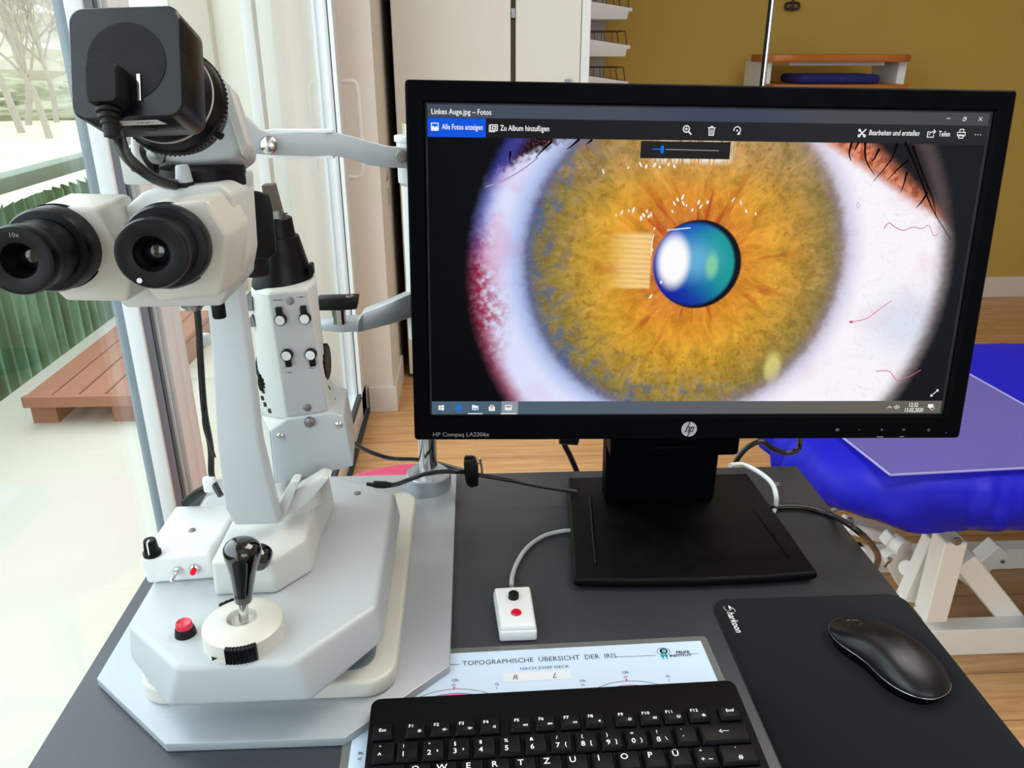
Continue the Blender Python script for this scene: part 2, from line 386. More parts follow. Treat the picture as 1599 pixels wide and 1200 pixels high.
# ================================================================== OUTSIDE
struct(bx(BM(), -1.86, XW-.2, -4, 6, -.15, -.03), 'floor_balcony', 'concrete')
b = BM(); bx(b, -1.98, XW-.2, 4.55, 4.75, -.03, 2.7); struct(b, 'wall_balcony', 'stucco')
b = BM(); bx(b, -1.49, -1.30, 4.47, 4.55, -.03, 2.7); struct(b, 'trim_3', 'stuccod')
struct(bx(BM(), -1.0, -.62, 4.50, 4.55, -.03, 2.7), 'trim_4', 'added_panel')  # added panel, its colour gives the far pane a bluish tone
# ground outside: terrain with a gentle rise
b = BM(); NX, NY = 40, 40; gv = []
for i in range(NX+1):
    for j in range(NY+1):
        x = -2.1-120*(i/NX)**1.6; y = -20+130*j/NY; d = math.hypot(x, y)
        gv.append(b.verts.new((x, y, -1.1+.12*mnoise.noise(V((x*.06, y*.06, 0)))-0.0*d)))
for i in range(NX):
    for j in range(NY): b.faces.new((gv[i*(NY+1)+j], gv[i*(NY+1)+j+1], gv[(i+1)*(NY+1)+j+1], gv[(i+1)*(NY+1)+j]))
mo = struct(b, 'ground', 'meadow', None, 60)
# balcony railing: top rail, corrugated sheet panels, bolted rails
rl = thing('balcony_railing', (-1.95, 3.0, -.35), 'green corrugated balcony railing with a pale top rail and bolted dark bars, outside the glass', 'railing')
b = BM(); bx(b, -2.0, -1.9, -3, 6, .70, .762); finish(bev(b, .006, 2), 'top_rail', 'rail', rl)
b = BM(); k = 0
ys = [-3+i*.022 for i in range(int(9/.022))]
rings = []
for z in (-.5, .64):
    rings.append([(-1.955-.012*(1 if (i//2) % 2 else -1)-.004*(i % 2), y, z+(.012*math.sin(i*1.7) if z > 0 else .03*math.sin(i*2.3))) for i, y in enumerate(ys)])
loft(b, rings, False, False); r0 = [(-1.962-.012*(1 if (i//2) % 2 else -1), y, z) for z in (0,) for i, y in enumerate(ys)]
o_ = finish(b, 'corrugated_sheet', 'green', rl, 0); sm = o_.modifiers.new('thickness', 'SOLIDIFY'); sm.thickness = .004
for z in (-.22, .53):
    b = BM(); bx(b, -1.94, -1.915, -3, 6, z-.022, z+.022); hr = finish(b, 'dark_bar', 'darkrail', rl)
    b = BM()
    for i in range(60): cyl(b, (-1.915, -1+i*.11, z), (-1.909, -1+i*.11, z), .006, 8)
    bo = finish(b, 'bolt_heads', 'steel', hr); bo['kind'] = 'stuff'
b = BM()
for y in (-1, 1, 3, 5): bx(b, -1.93, -1.9, y-.02, y+.02, -.4, .72)
finish(b, 'posts', 'darkrail', rl)['kind'] = 'stuff'
# wooden pallet platform
pd = thing('wooden_platform', (-1.2, 3.0, -.03), 'low red-brown wooden platform lying on the balcony floor outside', 'platform')
q0 = P(37, 618, z=.09); X0, Y0 = q0.x, q0.y
b = BM()
for i in range(4): bx(b, X0+.005+i*.095, X0+.094+i*.095, Y0+.0, 3.75, .068, .09)
finish(bev(b, .003, 1), 'deck_planks', 'deckwood', pd)
b = BM(); bx(b, X0, X0+.384, Y0-.022, Y0, .05, .09); finish(b, 'edge_board', 'deckwood', pd)
for i in range(2):
    b = BM(); bx(b, X0+.0+i*.29, X0+.09+i*.29, Y0+.02, 3.72, -.03, .066); finish(b, 'bearer', 'deckwood', pd)
b = BM(); bx(b, X0+.05, X0+.36, Y0+.30, Y0+.36, -.03, .03); finish(b, 'cross_beam', 'deckwood', pd)

def tree(x, y, h, seed, label, grp):
    rnd = random.Random(seed); t = thing('bare_tree', (x, y, -1.15), label, 'tree', grp)
    bt, bb = BM(), BM()
    def grow(bm, p, d, L, r, lv):
        pts = [p]; q = V(p); dd = V(d)
        for s in range(4):
            dd = (dd+V((rnd.gauss(0, .13), rnd.gauss(0, .13), rnd.gauss(.05, .08)))).normalized(); q = q+dd*L/4; pts.append(q)
        tube(bm, pts, r, 6 if lv < 2 else 4, 2 if lv < 2 else 1, r*.45)
        if lv < 4:
            for c in range((8, 7, 6, 4)[lv]):
                f = rnd.uniform(.35, 1); i = min(3, int(f*4)); pp = pts[i].lerp(pts[i+1], f*4-i) if f < 1 else pts[4]
                a = rnd.uniform(0, 2*PI); nd = (dd*.75+V((math.cos(a), math.sin(a), rnd.uniform(0, .7)))*.75).normalized()
                grow(bb, pp, nd, L*rnd.uniform(.45, .7), r*.42, lv+1)
    grow(bt, V((x, y, -1.15)), V((0, 0, 1)), h*.5, h*.0115, 0)
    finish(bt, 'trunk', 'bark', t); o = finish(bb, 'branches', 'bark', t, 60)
for i, (x, y, h, lb) in enumerate([
    (-12.3, 25.0, 9, 'bare tree nearest the white window stile, its trunk rising from the meadow'),
    (-14.1, 27.0, 10, 'bare tree at the very left edge of the photo, beyond the meadow'),
    (-14.9, 31.0, 9, 'smallest and farthest bare tree, half hidden by the window stile'),
    (-15.4, 30.0, 10, 'bare tree in the middle between the photo edge and the window stile')]):
    tree(x, y, h, 11+i, lb, 'bare trees at the edge of the meadow')
# thicket behind the trees: a solid, lumpy body of scrub
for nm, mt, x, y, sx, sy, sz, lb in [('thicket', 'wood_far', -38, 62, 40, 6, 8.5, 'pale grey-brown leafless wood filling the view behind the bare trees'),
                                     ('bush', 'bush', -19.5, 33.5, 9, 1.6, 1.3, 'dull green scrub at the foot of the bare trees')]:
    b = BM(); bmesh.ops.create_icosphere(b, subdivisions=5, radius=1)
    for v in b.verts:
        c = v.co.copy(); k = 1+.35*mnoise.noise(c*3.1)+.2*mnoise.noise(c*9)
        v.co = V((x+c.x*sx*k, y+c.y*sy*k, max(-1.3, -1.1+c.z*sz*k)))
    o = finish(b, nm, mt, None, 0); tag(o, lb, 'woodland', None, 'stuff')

# ================================================================== FURNITURE AT THE BACK
cb = thing('wardrobe', (.05, 3.2, 0), 'tall cream two-door wardrobe standing at the back beside the balcony door', 'wardrobe')
b = BM(); bx(b, -.268, .145, 3.05, 3.075, .02, 2.3); finish(bev(b, .002, 1), 'door', 'cab', cb)
b = BM(); bx(b, .163, .392, 3.05, 3.075, .02, 2.3); finish(bev(b, .002, 1), 'door', 'cab', cb)
b = BM(); bx(b, -.268, .392, 3.075, 3.6, .0, 2.3); finish(b, 'body', 'brown', cb)
b = BM(); prism(b, [(.394, 3.045, 0), (.425, 3.045, 0), (.425, 3.62, 0), (.394, 3.62, 0)], (0, 0, 2.3)); finish(bev(b, .002, 1), 'side_panel', 'cabside', cb)
b = BM(); bx(b, .147, .161, 3.055, 3.07, 1.345, 1.375); bx(b, .15, .158, 3.05, 3.056, 1.352, 1.368); finish(b, 'hinge', 'steel', cb)
b = BM(); q = P(888, 125, y=3.05); bx(b, q.x-.014, q.x+.006, 3.035, 3.05, q.z-.014, q.z+.003); finish(b, 'door_knob', 'steel', cb)
# bright wire catch in the gap at the left of the wardrobe
q = P(604, 300, y=2.95)
b = BM(); tube(b, [(q.x-.002, 2.95, q.z+.10), (q.x+.004, 2.95, q.z+.05), (q.x-.006, 2.95, q.z+.02), (q.x+.006, 2.95, q.z-.03), (q.x, 2.95, q.z-.05)], .004, 6); box(b, (q.x, 2.95, q.z), (.014, .008, .03)); box(b, (q.x+.004, 2.95, q.z-.035), (.012, .008, .02))
tag(finish(b, 'curtain_pull', 'chrome'), 'small shiny metal pull hanging in the gap left of the wardrobe', 'curtain pull')

# shelf tower with trays and wire baskets, beside the wardrobe
sh = thing('tray_rack', (.5, 3.8, 0), 'white tray rack with projecting trays between wardrobe and ochre wall', 'rack')
q = P(932, 60, y=3.9)
b = BM(); bx(b, .43, q.x+.03, 3.86, 3.95, 0, 2.0); finish(b, 'upright', 'skirt', sh)
for k in range(4):
    z = 1.400+.142-k*.142; x1 = .672; b = BM()
    prism(b, [(.44, 3.6, z-.041), (x1-.020, 3.6, z-.041), (x1-.014, 3.6, z-.012), (x1, 3.6, z-.012), (x1, 3.6, z+.002), (.517, 3.6, z+.024), (.44, 3.6, z+.034)], (0, .24, 0))
    finish(bev(b, .003, 2), 'tray', 'white_pl', sh)
    b = BM(); zb, zt_ = z+.004, z+.058
    lo_c = [(.50, 3.62, zb+.022), (x1-.012, 3.62, zb), (x1-.012, 3.82, zb), (.50, 3.82, zb+.022)]; hi_c = [(.50, 3.62, zt_), (x1-.022, 3.62, zt_), (x1-.022, 3.82, zt_), (.50, 3.82, zt_)]
    for c in (lo_c, hi_c):
        for i in range(4): cyl(b, c[i], c[(i+1) % 4], .0022, 6)
    for i in range(4): cyl(b, lo_c[i], hi_c[i], .0022, 6)
    for c0, c1, d0, d1 in ((lo_c[0], lo_c[1], hi_c[0], hi_c[1]), (lo_c[3], lo_c[2], hi_c[3], hi_c[2])):
        for t in (.33, .62): cyl(b, V(c0).lerp(V(c1), t), V(d0).lerp(V(d1), t), .0014, 5)
    finish(b, 'wire_basket', 'wire', sh)
# console with orange board
cs = thing('console_desk', (1.63, 3.9, 0), 'narrow console with curved orange wooden top and white supports by the ochre wall', 'console')
A, B_ = P(1176, 85, y=3.8), P(1404, 85, y=3.8); zt = A.z
def wav(x): t = (x-A.x)/(B_.x-A.x); return 3.62+.02*math.cos(t*2*PI)*-1+.09*(abs(2*t-1)**6)
pts = [(A.x+(B_.x-A.x)*i/24, wav(A.x+(B_.x-A.x)*i/24)) for i in range(25)]
pts += [(B_.x-.01, 3.85), (B_.x-.12, 3.99), (A.x+.08, 3.99), (A.x+.01, 3.85)]
b = BM(); prism(b, [(x, y, zt-.03) for x, y in pts], (0, 0, .03)); finish(bev(b, .005, 2, 50), 'top_board', 'orange_wood', cs)
for px in (1186, 1391):
    q = P(px, 110, y=3.8); b = BM(); bx(b, q.x-.018, q.x+.018, 3.7, 3.95, 0, zt-.03); finish(b, 'support_panel', 'white_pl', cs)
b = BM(); bx(b, A.x+.14, B_.x-.1, 3.72, 3.735, zt-.045, zt-.03); finish(b, 'apron', 'white_pl', cs)
q = P(1195, 133, y=3.66); q2 = P(1400, 133, y=3.66)
b = BM(); bx(b, q.x, q2.x, 3.55, 3.95, q.z-.03, q.z+.005); finish(bev(b, .004, 2), 'lower_board', 'orange_wood', cs)
a, e = P(1236, 120, y=3.7), P(1360, 120, y=3.7)
b = BM(); bx(b, a.x, e.x, 3.6, 3.85, q.z+.005, a.z+.012); o = finish(bev(b, .03, 5), 'folded_towel', 'bluecloth', None, 60)
tag(o, 'navy blue folded towel lying on the lower board of the orange console', 'towel')
# chrome pole
b = thing('chrome_floor_pole', (1.17, 3.3, 0), 'thin chrome and black pole standing upright before the ochre wall', 'pole')
qa = P(1199, 70, y=3.3)
p = BM(); cyl(p, (qa.x, 3.3, .02), (qa.x, 3.3, 2.1), .008, 12); finish(p, 'pole_tube', 'chrome', b)
p = BM(); cyl(p, (qa.x-.011, 3.3, .02), (qa.x-.011, 3.3, 2.1), .005, 8); finish(p, 'cable_strip', 'black', b)
p = BM(); cyl(p, (qa.x, 3.3, 0), (qa.x, 3.3, .025), .14, 32); finish(p, 'pole_base', 'black', b)
# curled iron ornament on the wall
q = P(1240, -14, y=4.08); p = BM(); s = .0031
for sx_ in (-1, 1):
    tube(p, [(q.x+sx_*s*a_, 4.08, q.z+s*b_) for a_, b_ in ((2, 14), (10, 10), (12, 3), (7, 0), (2, 4))], .006, 6)
    tube(p, [(q.x+sx_*s*a_, 4.08, q.z+s*b_) for a_, b_ in ((3, -4), (9, -7), (13, -3), (12, 3))], .006, 6)
    tube(p, [(q.x+sx_*s*a_, 4.08, q.z+s*b_) for a_, b_ in ((2, -16), (9, -17), (10, -23), (4, -25), (3, -21))], .006, 6)
tube(p, [(q.x, 4.08, q.z+s*40), (q.x, 4.08, q.z+s*5), (q.x, 4.08, q.z-s*28)], .005, 6)
for sx_ in (-1, 1): tube(p, [(q.x+sx_*s*a_, 4.08, q.z+s*b_) for a_, b_ in ((0, 20), (8, 26), (6, 36), (0, 40))], .006, 6)
tag(finish(p, 'wall_ornament', 'iron'), 'curled brown wrought iron ornament high on the ochre wall', 'wall ornament')
# pink stool behind the desk
st = thing('round_stool', (-.118, 1.19, 0), 'round stool with pink upholstered seat behind the desk', 'stool')
p = lathe(BM(), (-.118, 1.19, .45), (0, 0, 1), [(0, .15), (.0, .182), (.03, .19), (.05, .186), (.06, .165), (.062, 0)], 48); finish(p, 'seat', 'pink', st, 60)
p = BM(); cyl(p, (-.118, 1.19, .05), (-.118, 1.19, .45), .025); finish(p, 'stem', 'chrome', st)
for i in range(5):
    a = i*2*PI/5+.3; p = BM(); tube(p, [(-.118, 1.19, .1), (-.118+.13*math.cos(a), 1.19+.13*math.sin(a), .08), (-.118+.24*math.cos(a), 1.19+.24*math.sin(a), .05)], .014, 8); lathe(p, (-.118+.24*math.cos(a), 1.19+.24*math.sin(a), .0), (0, 0, 1), [(0, .012), (.012, .024), (.036, .024), (.048, .012)], 16); finish(p, 'castor_leg', 'steel', st)

# ------------------------------------------------------------------ treatment couch (blue)
ch = thing('treatment_couch', (1.5, 1.45, 0), 'white-framed treatment couch under a royal blue stretch cover, behind the desk at right', 'couch')
# padded top with gathered cover: outline with rounded left end, lofted through several heights
def couch_ring(off, z, wav=0., wz=0.):
    x0, x1, ya_, yb_ = .636-off, 2.5+off, 1.19-off, 1.96+off
    pts = rrect(x0, x1, ya_, yb_, .19, 16); ref = rrect(.636, 2.5, 1.19, 1.96, .19, 16); out = []
    # subdivide long edges
    fin = []
    for i, a_ in enumerate(pts):
        b2 = pts[(i+1) % len(pts)]; d = math.hypot(ref[(i+1) % len(ref)][0]-ref[i][0], ref[(i+1) % len(ref)][1]-ref[i][1]); k = max(1, int(d/.012))
        for j in range(k): fin.append((a_[0]+(b2[0]-a_[0])*j/k, a_[1]+(b2[1]-a_[1])*j/k))
    for i, (x, y) in enumerate(fin):
        cx, cy = min(max(x, .9), 2.3), min(max(y, 1.45), 1.7); d = V((x-cx, y-cy, 0))
        if d.length > 0: d.normalize()
        nz = (1-2*abs(mnoise.noise(V((x*11+z*5, y*11, z*3)))))*1.0-.6+(.5-abs(mnoise.noise(V((x*26-z*9, y*26, z*4)))))*1.1; n2 = mnoise.noise(V((x*5, y*5, 3)))
        out.append((x+d.x*wav*nz, y+d.y*wav*nz, z+wz*(n2*1.0+.35*nz)))
    return out
b = BM()
rings = [couch_ring(-.17, .534), couch_ring(-.12, .534), couch_ring(-.06, .531, .002, .001), couch_ring(-.025, .521, .007, .004), couch_ring(-.006, .503, .015, .007), couch_ring(.002, .475, .016, .010), couch_ring(.004, .450, .024, .018), couch_ring(-.006, .428, .028, .034), couch_ring(-.04, .438, .016, .012), couch_ring(-.08, .452), couch_ring(-.16, .455)]
loft(b, rings); finish(b, 'padded_cover', 'blue', ch, 75)
b = BM(); bx(b, .80, 2.4, 1.32, 1.36, .39, .45); bx(b, .80, 2.4, 1.78, 1.82, .39, .45); bx(b, .80, .84, 1.36, 1.78, .39, .45); finish(bev(b, .003, 1), 'upper_frame', 'couchw', ch)
def bar(p0, p1, wdt, hgt, upv=(0, 0, 1)):
    p0, p1 = V(p0), V(p1); a = (p1-p0).normalized(); u = V(upv).cross(a).normalized(); v = a.cross(u)
    q = [p0+u*s*wdt/2+v*t*hgt/2 for s, t in ((-1, -1), (1, -1), (1, 1), (-1, 1))]; return prism(BM(), q, p1-p0)
# floor bars
b = BM(); bx(b, .93, 2.3, 1.355, 1.40, .0, .07); finish(bev(b, .003, 1), 'floor_bar', 'couchw', ch)
b = BM(); q = P(1400, 930, z=.05); bx(b, q.x, 2.3, 1.66, 1.705, .0, .06); finish(bev(b, .003, 1), 'floor_bar', 'couchw', ch)
b = BM(); bx(b, q.x-.012, q.x+.004, 1.655, 1.71, .0, .065); finish(bev(b, .003, 1), 'end_cap', 'rubber', ch)
# scissor legs and diagonals, near and far side
def leg_between(p0, p1, pxs, pxe, yy, wd=.045, hg=.045, name='leg'):
    a_ = P(*pxs, y=yy); e_ = P(*pxe, y=yy); return finish(bev(bar(a_, e_, wd, hg, (0, 1, 0)), .003, 1), name, 'couchw', ch)
leg_between(0, 0, (1484, 838), (1452, 962), 1.38, .05, .05)
leg_between(0, 0, (1462, 838), (1418, 935), 1.44, .045, .035)
leg_between(0, 0, (1500, 870), (1576, 964), 1.42, .05, .045, 'brace')
leg_between(0, 0, (1560, 852), (1500, 905), 1.62, .045, .045, 'brace')
leg_between(0, 0, (1500, 890), (1600, 870), 1.70, .06, .03, 'cross_tube')
for c, yy, r in (((1494, 845), 1.355, .009), ((1436, 945), 1.40, .010), ((1564, 876), 1.60, .005)):
    q = P(*c, y=yy); b = BM(); lathe(b, (q.x, q.y, q.z), (0, -1, 0), [(0, r), (.004, r), (.005, r*.6), (.008, r*.6)], 16); finish(b, 'bolt', 'steel', ch)
# actuator head and linkage at the left end
a_, e_ = P(1345, 870, y=1.6), P(1420, 872, y=1.6); b = BM(); cyl(b, a_, e_, .024, 20); finish(b, 'crossbar_tube', 'couchw', ch)
a_, e_ = P(1392, 858, y=1.55), P(1415, 905, y=1.55); finish(bev(bar(a_, e_, .05, .03, (0, 1, 0)), .004, 2), 'link_plate', 'couchw', ch)
a_, e_ = P(1398, 853, y=1.53), P(1406, 848, y=1.53); b = BM(); cyl(b, P(1395, 845, y=1.53), P(1412, 858, y=1.5), .022, 20); finish(b, 'actuator_head', 'couchw', ch)
b = BM(); q = P(1389, 842, y=1.53); box(b, q, (.03, .03, .03), Matrix.Rotation(.5, 3, 'Y')); finish(bev(b, .003, 1), 'bracket', 'couchw', ch)
b = BM(); cyl(b, P(1424, 885, y=1.5), P(1416, 888, y=1.46), .018, 16); finish(b, 'roller', 'couchw', ch)
b = BM(); tube(b, [P(1382, 885, y=1.5), P(1386, 880, y=1.49), P(1392, 874, y=1.48), P(1388, 872, y=1.49)], .003, 6); finish(b, 'spring_clip', 'steel', ch)
a_, e_ = P(1318, 818, y=1.62), P(1395, 838, y=1.62); finish(bev(bar(a_, e_, .03, .05, (0, 1, 0)), .004, 1), 'side_plate', 'couchw', ch)
b = BM(); lathe(b, P(1326, 813, y=1.6), (0, -1, 0), [(0, .01), (.008, .01)], 6); finish(b, 'bolt', 'steel', ch)
b = BM(); cyl(b, P(1290, 797, y=1.6), P(1312, 790, y=1.6), .012, 12); finish(b, 'tube_end', 'steel', ch)
# vinyl sheet on the couch
zs = .536
pts = [P(1390, 743, z=zs), P(1290, 668, z=zs), P(1512, 585, z=zs), P(1640, 658, z=zs), P(1700, 722, z=zs)]
pts = [P(1390, 743, z=zs+.002), P(1262, 642, z=zs+.002), P(1490, 572, z=zs+.002), P(1668, 672, z=zs+.002), P(1680, 728, z=zs)]
b = BM(); prism(b, pts, (0, 0, .0015)); vs_ = finish(b, 'vinyl_sheet', 'vinyl', None, 0)
tag(vs_, 'translucent lilac vinyl foot sheet lying on the royal blue couch', 'vinyl sheet')
b = BM()
for i in range(5): cyl(b, pts[i]+V((0, 0, .001)), pts[(i+1) % 5]+V((0, 0, .001)), .0022, 6)
finish(b, 'welded_edge', 'vinyl_edge', vs_)

# ================================================================== DESK
TZ = .75
dk = thing('desk', (.035, .66, 0), 'desk with dark grey laminate top carrying the instrument and monitor', 'desk')
b = BM(); pts = [(-.334, .20), (.405, .20), (.405, .8775), (.402, .8795), (-.331, .8795), (-.334, .8775)]
prism(b, [(x, y, TZ-.026) for x, y in pts], (0, 0, .026)); finish(bev(b, .0015, 2), 'desk_top', 'desk', dk)
b = BM(); bx(b, -.02, .09, .50, .60, .05, TZ-.026); finish(bev(b, .004, 2), 'lift_column', 'enamel', dk)
b = BM(); bx(b, -.28, .35, .51, .59, 0, .05); bx(b, -.28, -.2, .3, .8, 0, .05); bx(b, .27, .35, .3, .8, 0, .05); finish(bev(b, .01, 2), 'floor_stand', 'enamel', dk)
q = P(1211, 757, z=TZ); b = BM(); lathe(b, (q.x, q.y, TZ), (0, 0, 1), [(0, .006), (.0015, .006), (.0018, .0035), (.0012, .003), (.0012, 0)], 24); finish(b, 'screw_cap', 'steel', dk)

# ------------------------------------------------------------------ slit lamp
SL = thing('slit_lamp_microscope', (-.17, .6, TZ), 'cream and black slit lamp eye microscope on a grey hexagonal base plate, left on desk', 'microscope')
L = lambda bm, n, m, p=None, s=35: finish(bm, n, m, p or SL, s)
b = BM(); pp = [(-.3165, .532), (-.236, .4600), (-.1035, .4592), (-.0262, .5325), (-.0255, .8655), (-.3165, .8655)]
prism(b, [(x, y, TZ+.0004) for x, y in pp], (0, 0, .0081)); base = L(bev(b, .0012, 2), 'base_plate', 'plate')
# cross slide with rounded corners and a dark opening
b = BM(); pp = rrect(-.2725, -.069, .4985, .80, .024, 8); prism(b, [(x, y, .7585) for x, y in pp], (0, 0, .0165)); sl = L(bev(b, .003, 3), 'cross_slide', 'ivory')
b = BM(); pp = rrect(-.20, -.087, .512, .66, .018, 8); prism(b, [(x, y, .7752) for x, y in pp], (0, 0, .0006)); L(b, 'recess', 'grey_paint', sl)
# housing
def zp(l, z): return [P(px, py, z=z) for px, py in l]
top = [(-.2195, .4668), (-.137, .4668), (-.0825, .5285), (-.0835, .710), (-.152, .748), (-.240, .748), (-.272, .71), (-.2735, .516)]
zt, zb = .825, .790
low = [(-.2308, .4622), (-.1250, .4633), (-.0780, .5275), (-.0795, .716), (-.150, .755), (-.242, .755), (-.2765, .715), (-.2775, .5165)]
cx, cy = -.178, .6
def off(l, d):
    n = len(l); out = []
    for i in range(n):
        a, c, e = V(l[i-1]), V(l[i]), V(l[(i+1) % n]); d1 = (c-a).normalized(); d2 = (e-c).normalized()
        n1 = V((d1.y, -d1.x)); n2 = V((d2.y, -d2.x)); m = (n1+n2); m = m/m.dot(m)*2*.5*2 if False else (n1+n2)/(1+n1.dot(n2)); out.append(tuple(c+m*d))
    return out
b = BM(); o1 = off(top, .0078)
loft(b, [[(x, y, zb) for x, y in low], [(x, y, zt) for x, y in top]])
hs = L(bev(b, .0050, 5, 20), 'housing', 'enamel')
q = P(558, 771, z=zt); b = BM(); lathe(b, (q.x, q.y, zt-.0005), (0, 0, 1), [(0, .0038), (.001, .0038), (.0012, .0015)], 16); L(b, 'set_screw', 'steel', hs)
# pedestal
pb = [(-.2160, .5473), (-.1658, .5473), (-.1415, .5766), (-.1450, .690), (-.165, .70), (-.216, .70)]
pt = [(-.2150, .5483), (-.1640, .5483), (-.1444, .5774), (-.1475, .655), (-.170, .68), (-.215, .68)]
b = BM(); loft(b, [[(x, y, zt) for x, y in pb], [(x, y, .858) for x, y in pt]]); pe = L(bev(b, .004, 4, 20), 'pedestal', 'lamp_white')
# rear right shoulder of the pedestal
b = BM(); prism(b, [(-.1450, .60, zt), (-.1405, .668, zt), (-.1405, .69, zt), (-.1480, .69, zt)], (-.003, 0, .034)); L(bev(b, .003, 3), 'shoulder', 'lamp_white', pe)
q = P(395, 866, y=.5473); b = BM(); lathe(b, (q.x+.006, .5485, q.z), (0, -1, 0), [(0, .0095), (.010, .0095), (.0125, .008), (.013, 0)], 28); L(b, 'clamp_knob', 'gloss', pe)
# joystick with its round guard
jc = V((-.1785, .4970, 0)); b = BM()
lathe(b, (jc.x, jc.y, zt), (0, 0, 1), [(0, .0300), (.0115, .0297), (.0135, .0293), (.0144, .0282), (.0182, .0128), (.0182, .0110), (.0135, .0104), (.0135, .0)], 64); jg = L(b, 'joystick_guard', 'ivory', None, 30)
b = BM(); lathe(b, (jc.x, jc.y, zt+.0005), (0, 0, 1), [(0, .0315), (.0125, .0315), (.0140, .0290)], 144, (0, 1, .975)); 
bmesh.ops.delete(b, geom=[v for v in b.verts if not (-101 < math.degrees(math.atan2(v.co.y-jc.y, v.co.x-jc.x)) < -56)], context='VERTS')
L(b, 'thumb_wheel', 'black', jg, 20).modifiers.new('t', 'SOLIDIFY').thickness = .002
b = BM(); lathe(b, (jc.x, jc.y, zt+.002), (0, 0, 1), [(0, .0322), (.0125, .0322)], 96, (0, 1, .975))
bmesh.ops.delete(b, geom=[v for v in b.verts if not (100 < math.degrees(math.atan2(v.co.y-jc.y, v.co.x-jc.x)) < 140)], context='VERTS')
L(b, 'thumb_wheel', 'black', jg, 20).modifiers.new('t', 'SOLIDIFY').thickness = .002
Mx = Matrix.Translation((jc.x-.024, jc.y-.0205, zt+.0035)) @ Matrix.Rotation(math.radians(-45), 4, 'Z') @ Matrix.Rotation(math.radians(84), 4, 'X')
b = BM(); poly(b, Matrix.Translation((0, -.0316, 0)) @ Matrix.Translation((jc.x-.013, jc.y+.0035, zt+.002)) @ Matrix.Rotation(PI/2, 4, 'X'), [(-.003, 0), (.001, .0022), (-.003, .0044)]); L(b, 'arrow_mark', 'ink', jg, 0)
jt = P(375, 866, y=.502); jt = V((-.1735, .505, .897)); j0 = V((jc.x+.001, jc.y, zt+.015)); ja = (jt-j0).normalized()
b = BM(); cyl(b, j0, j0+ja*.022, .0036, 20); js = L(b, 'joystick_shaft', 'chrome')
ll = (jt-j0).length+.003
b = BM(); lathe(b, j0+ja*.016, ja, [(0, .0), (0, .0060), (.001, .0066), (.009, .0072), (.025, .0098), (ll-.024, .0130), (ll-.0195, .0138), (ll-.0165, .0134), (ll-.0135, .0116), (ll-.0112, .0086), (ll-.0100, .0045), (ll-.0096, .0)], 48); L(b, 'joystick_handle', 'gloss', js, 50)
# red push button on the housing
q = P(290, 990, z=zt); b = BM(); lathe(b, (q.x, q.y, zt-.001), (0, 0, 1), [(0, .0082), (.006, .0072), (.0075, .0066), (.0075, 0)], 32); pb_ = L(b, 'push_button', 'black')
b = BM(); lathe(b, (q.x, q.y, zt+.006), (0, 0, 1), [(0, .0062), (.004, .0060), (.0050, .0054), (.0046, .003), (.0044, 0)], 32); L(b, 'red_cap', 'red', pb_, 60)

# microscope arm: kinked column
def yp(l, y): return [P(px, py, y=y) for px, py in l]
def ringxy(pl, pr, yf, dep, tw=0):
    a = P(*pl, y=yf); c = P(*pr, y=yf+tw); return [a, c, c+V((.002, dep, 0)), a+V((.004, dep, 0))]
b = BM()
loft(b, [ringxy((366, 822), (436, 820), .583, .012), ringxy((350, 795), (428, 790), .580, .012), ringxy((337, 690), (404, 690), .584, .012), ringxy((330, 560), (389, 556), .596, .012), ringxy((322, 478), (376, 467), .602, .012), ringxy((316, 420), (366, 420), .606, .012)])
L(bev(b, .003, 3, 40), 'microscope_arm', 'enamel')
# lower link: V of the two swing arms
b = BM(); pts = yp([(428, 800), (455, 752), (468, 752), (446, 808), (436, 820)], .594); prism(b, pts, (.0, .014, 0)); L(bev(b, .002, 2), 'swing_arm', 'lamp_white')
b = BM(); pts = yp([(440, 808), (462, 768), (500, 746), (514, 748), (484, 785), (452, 806)], .602); prism(b, pts, (0, .018, 0)); L(bev(b, .002, 2), 'swing_arm', 'lamp_white')
b = BM(); cyl(b, (-.163, .64, .858), (-.163, .64, .872), .022, 40); L(b, 'pivot', 'lamp_white')

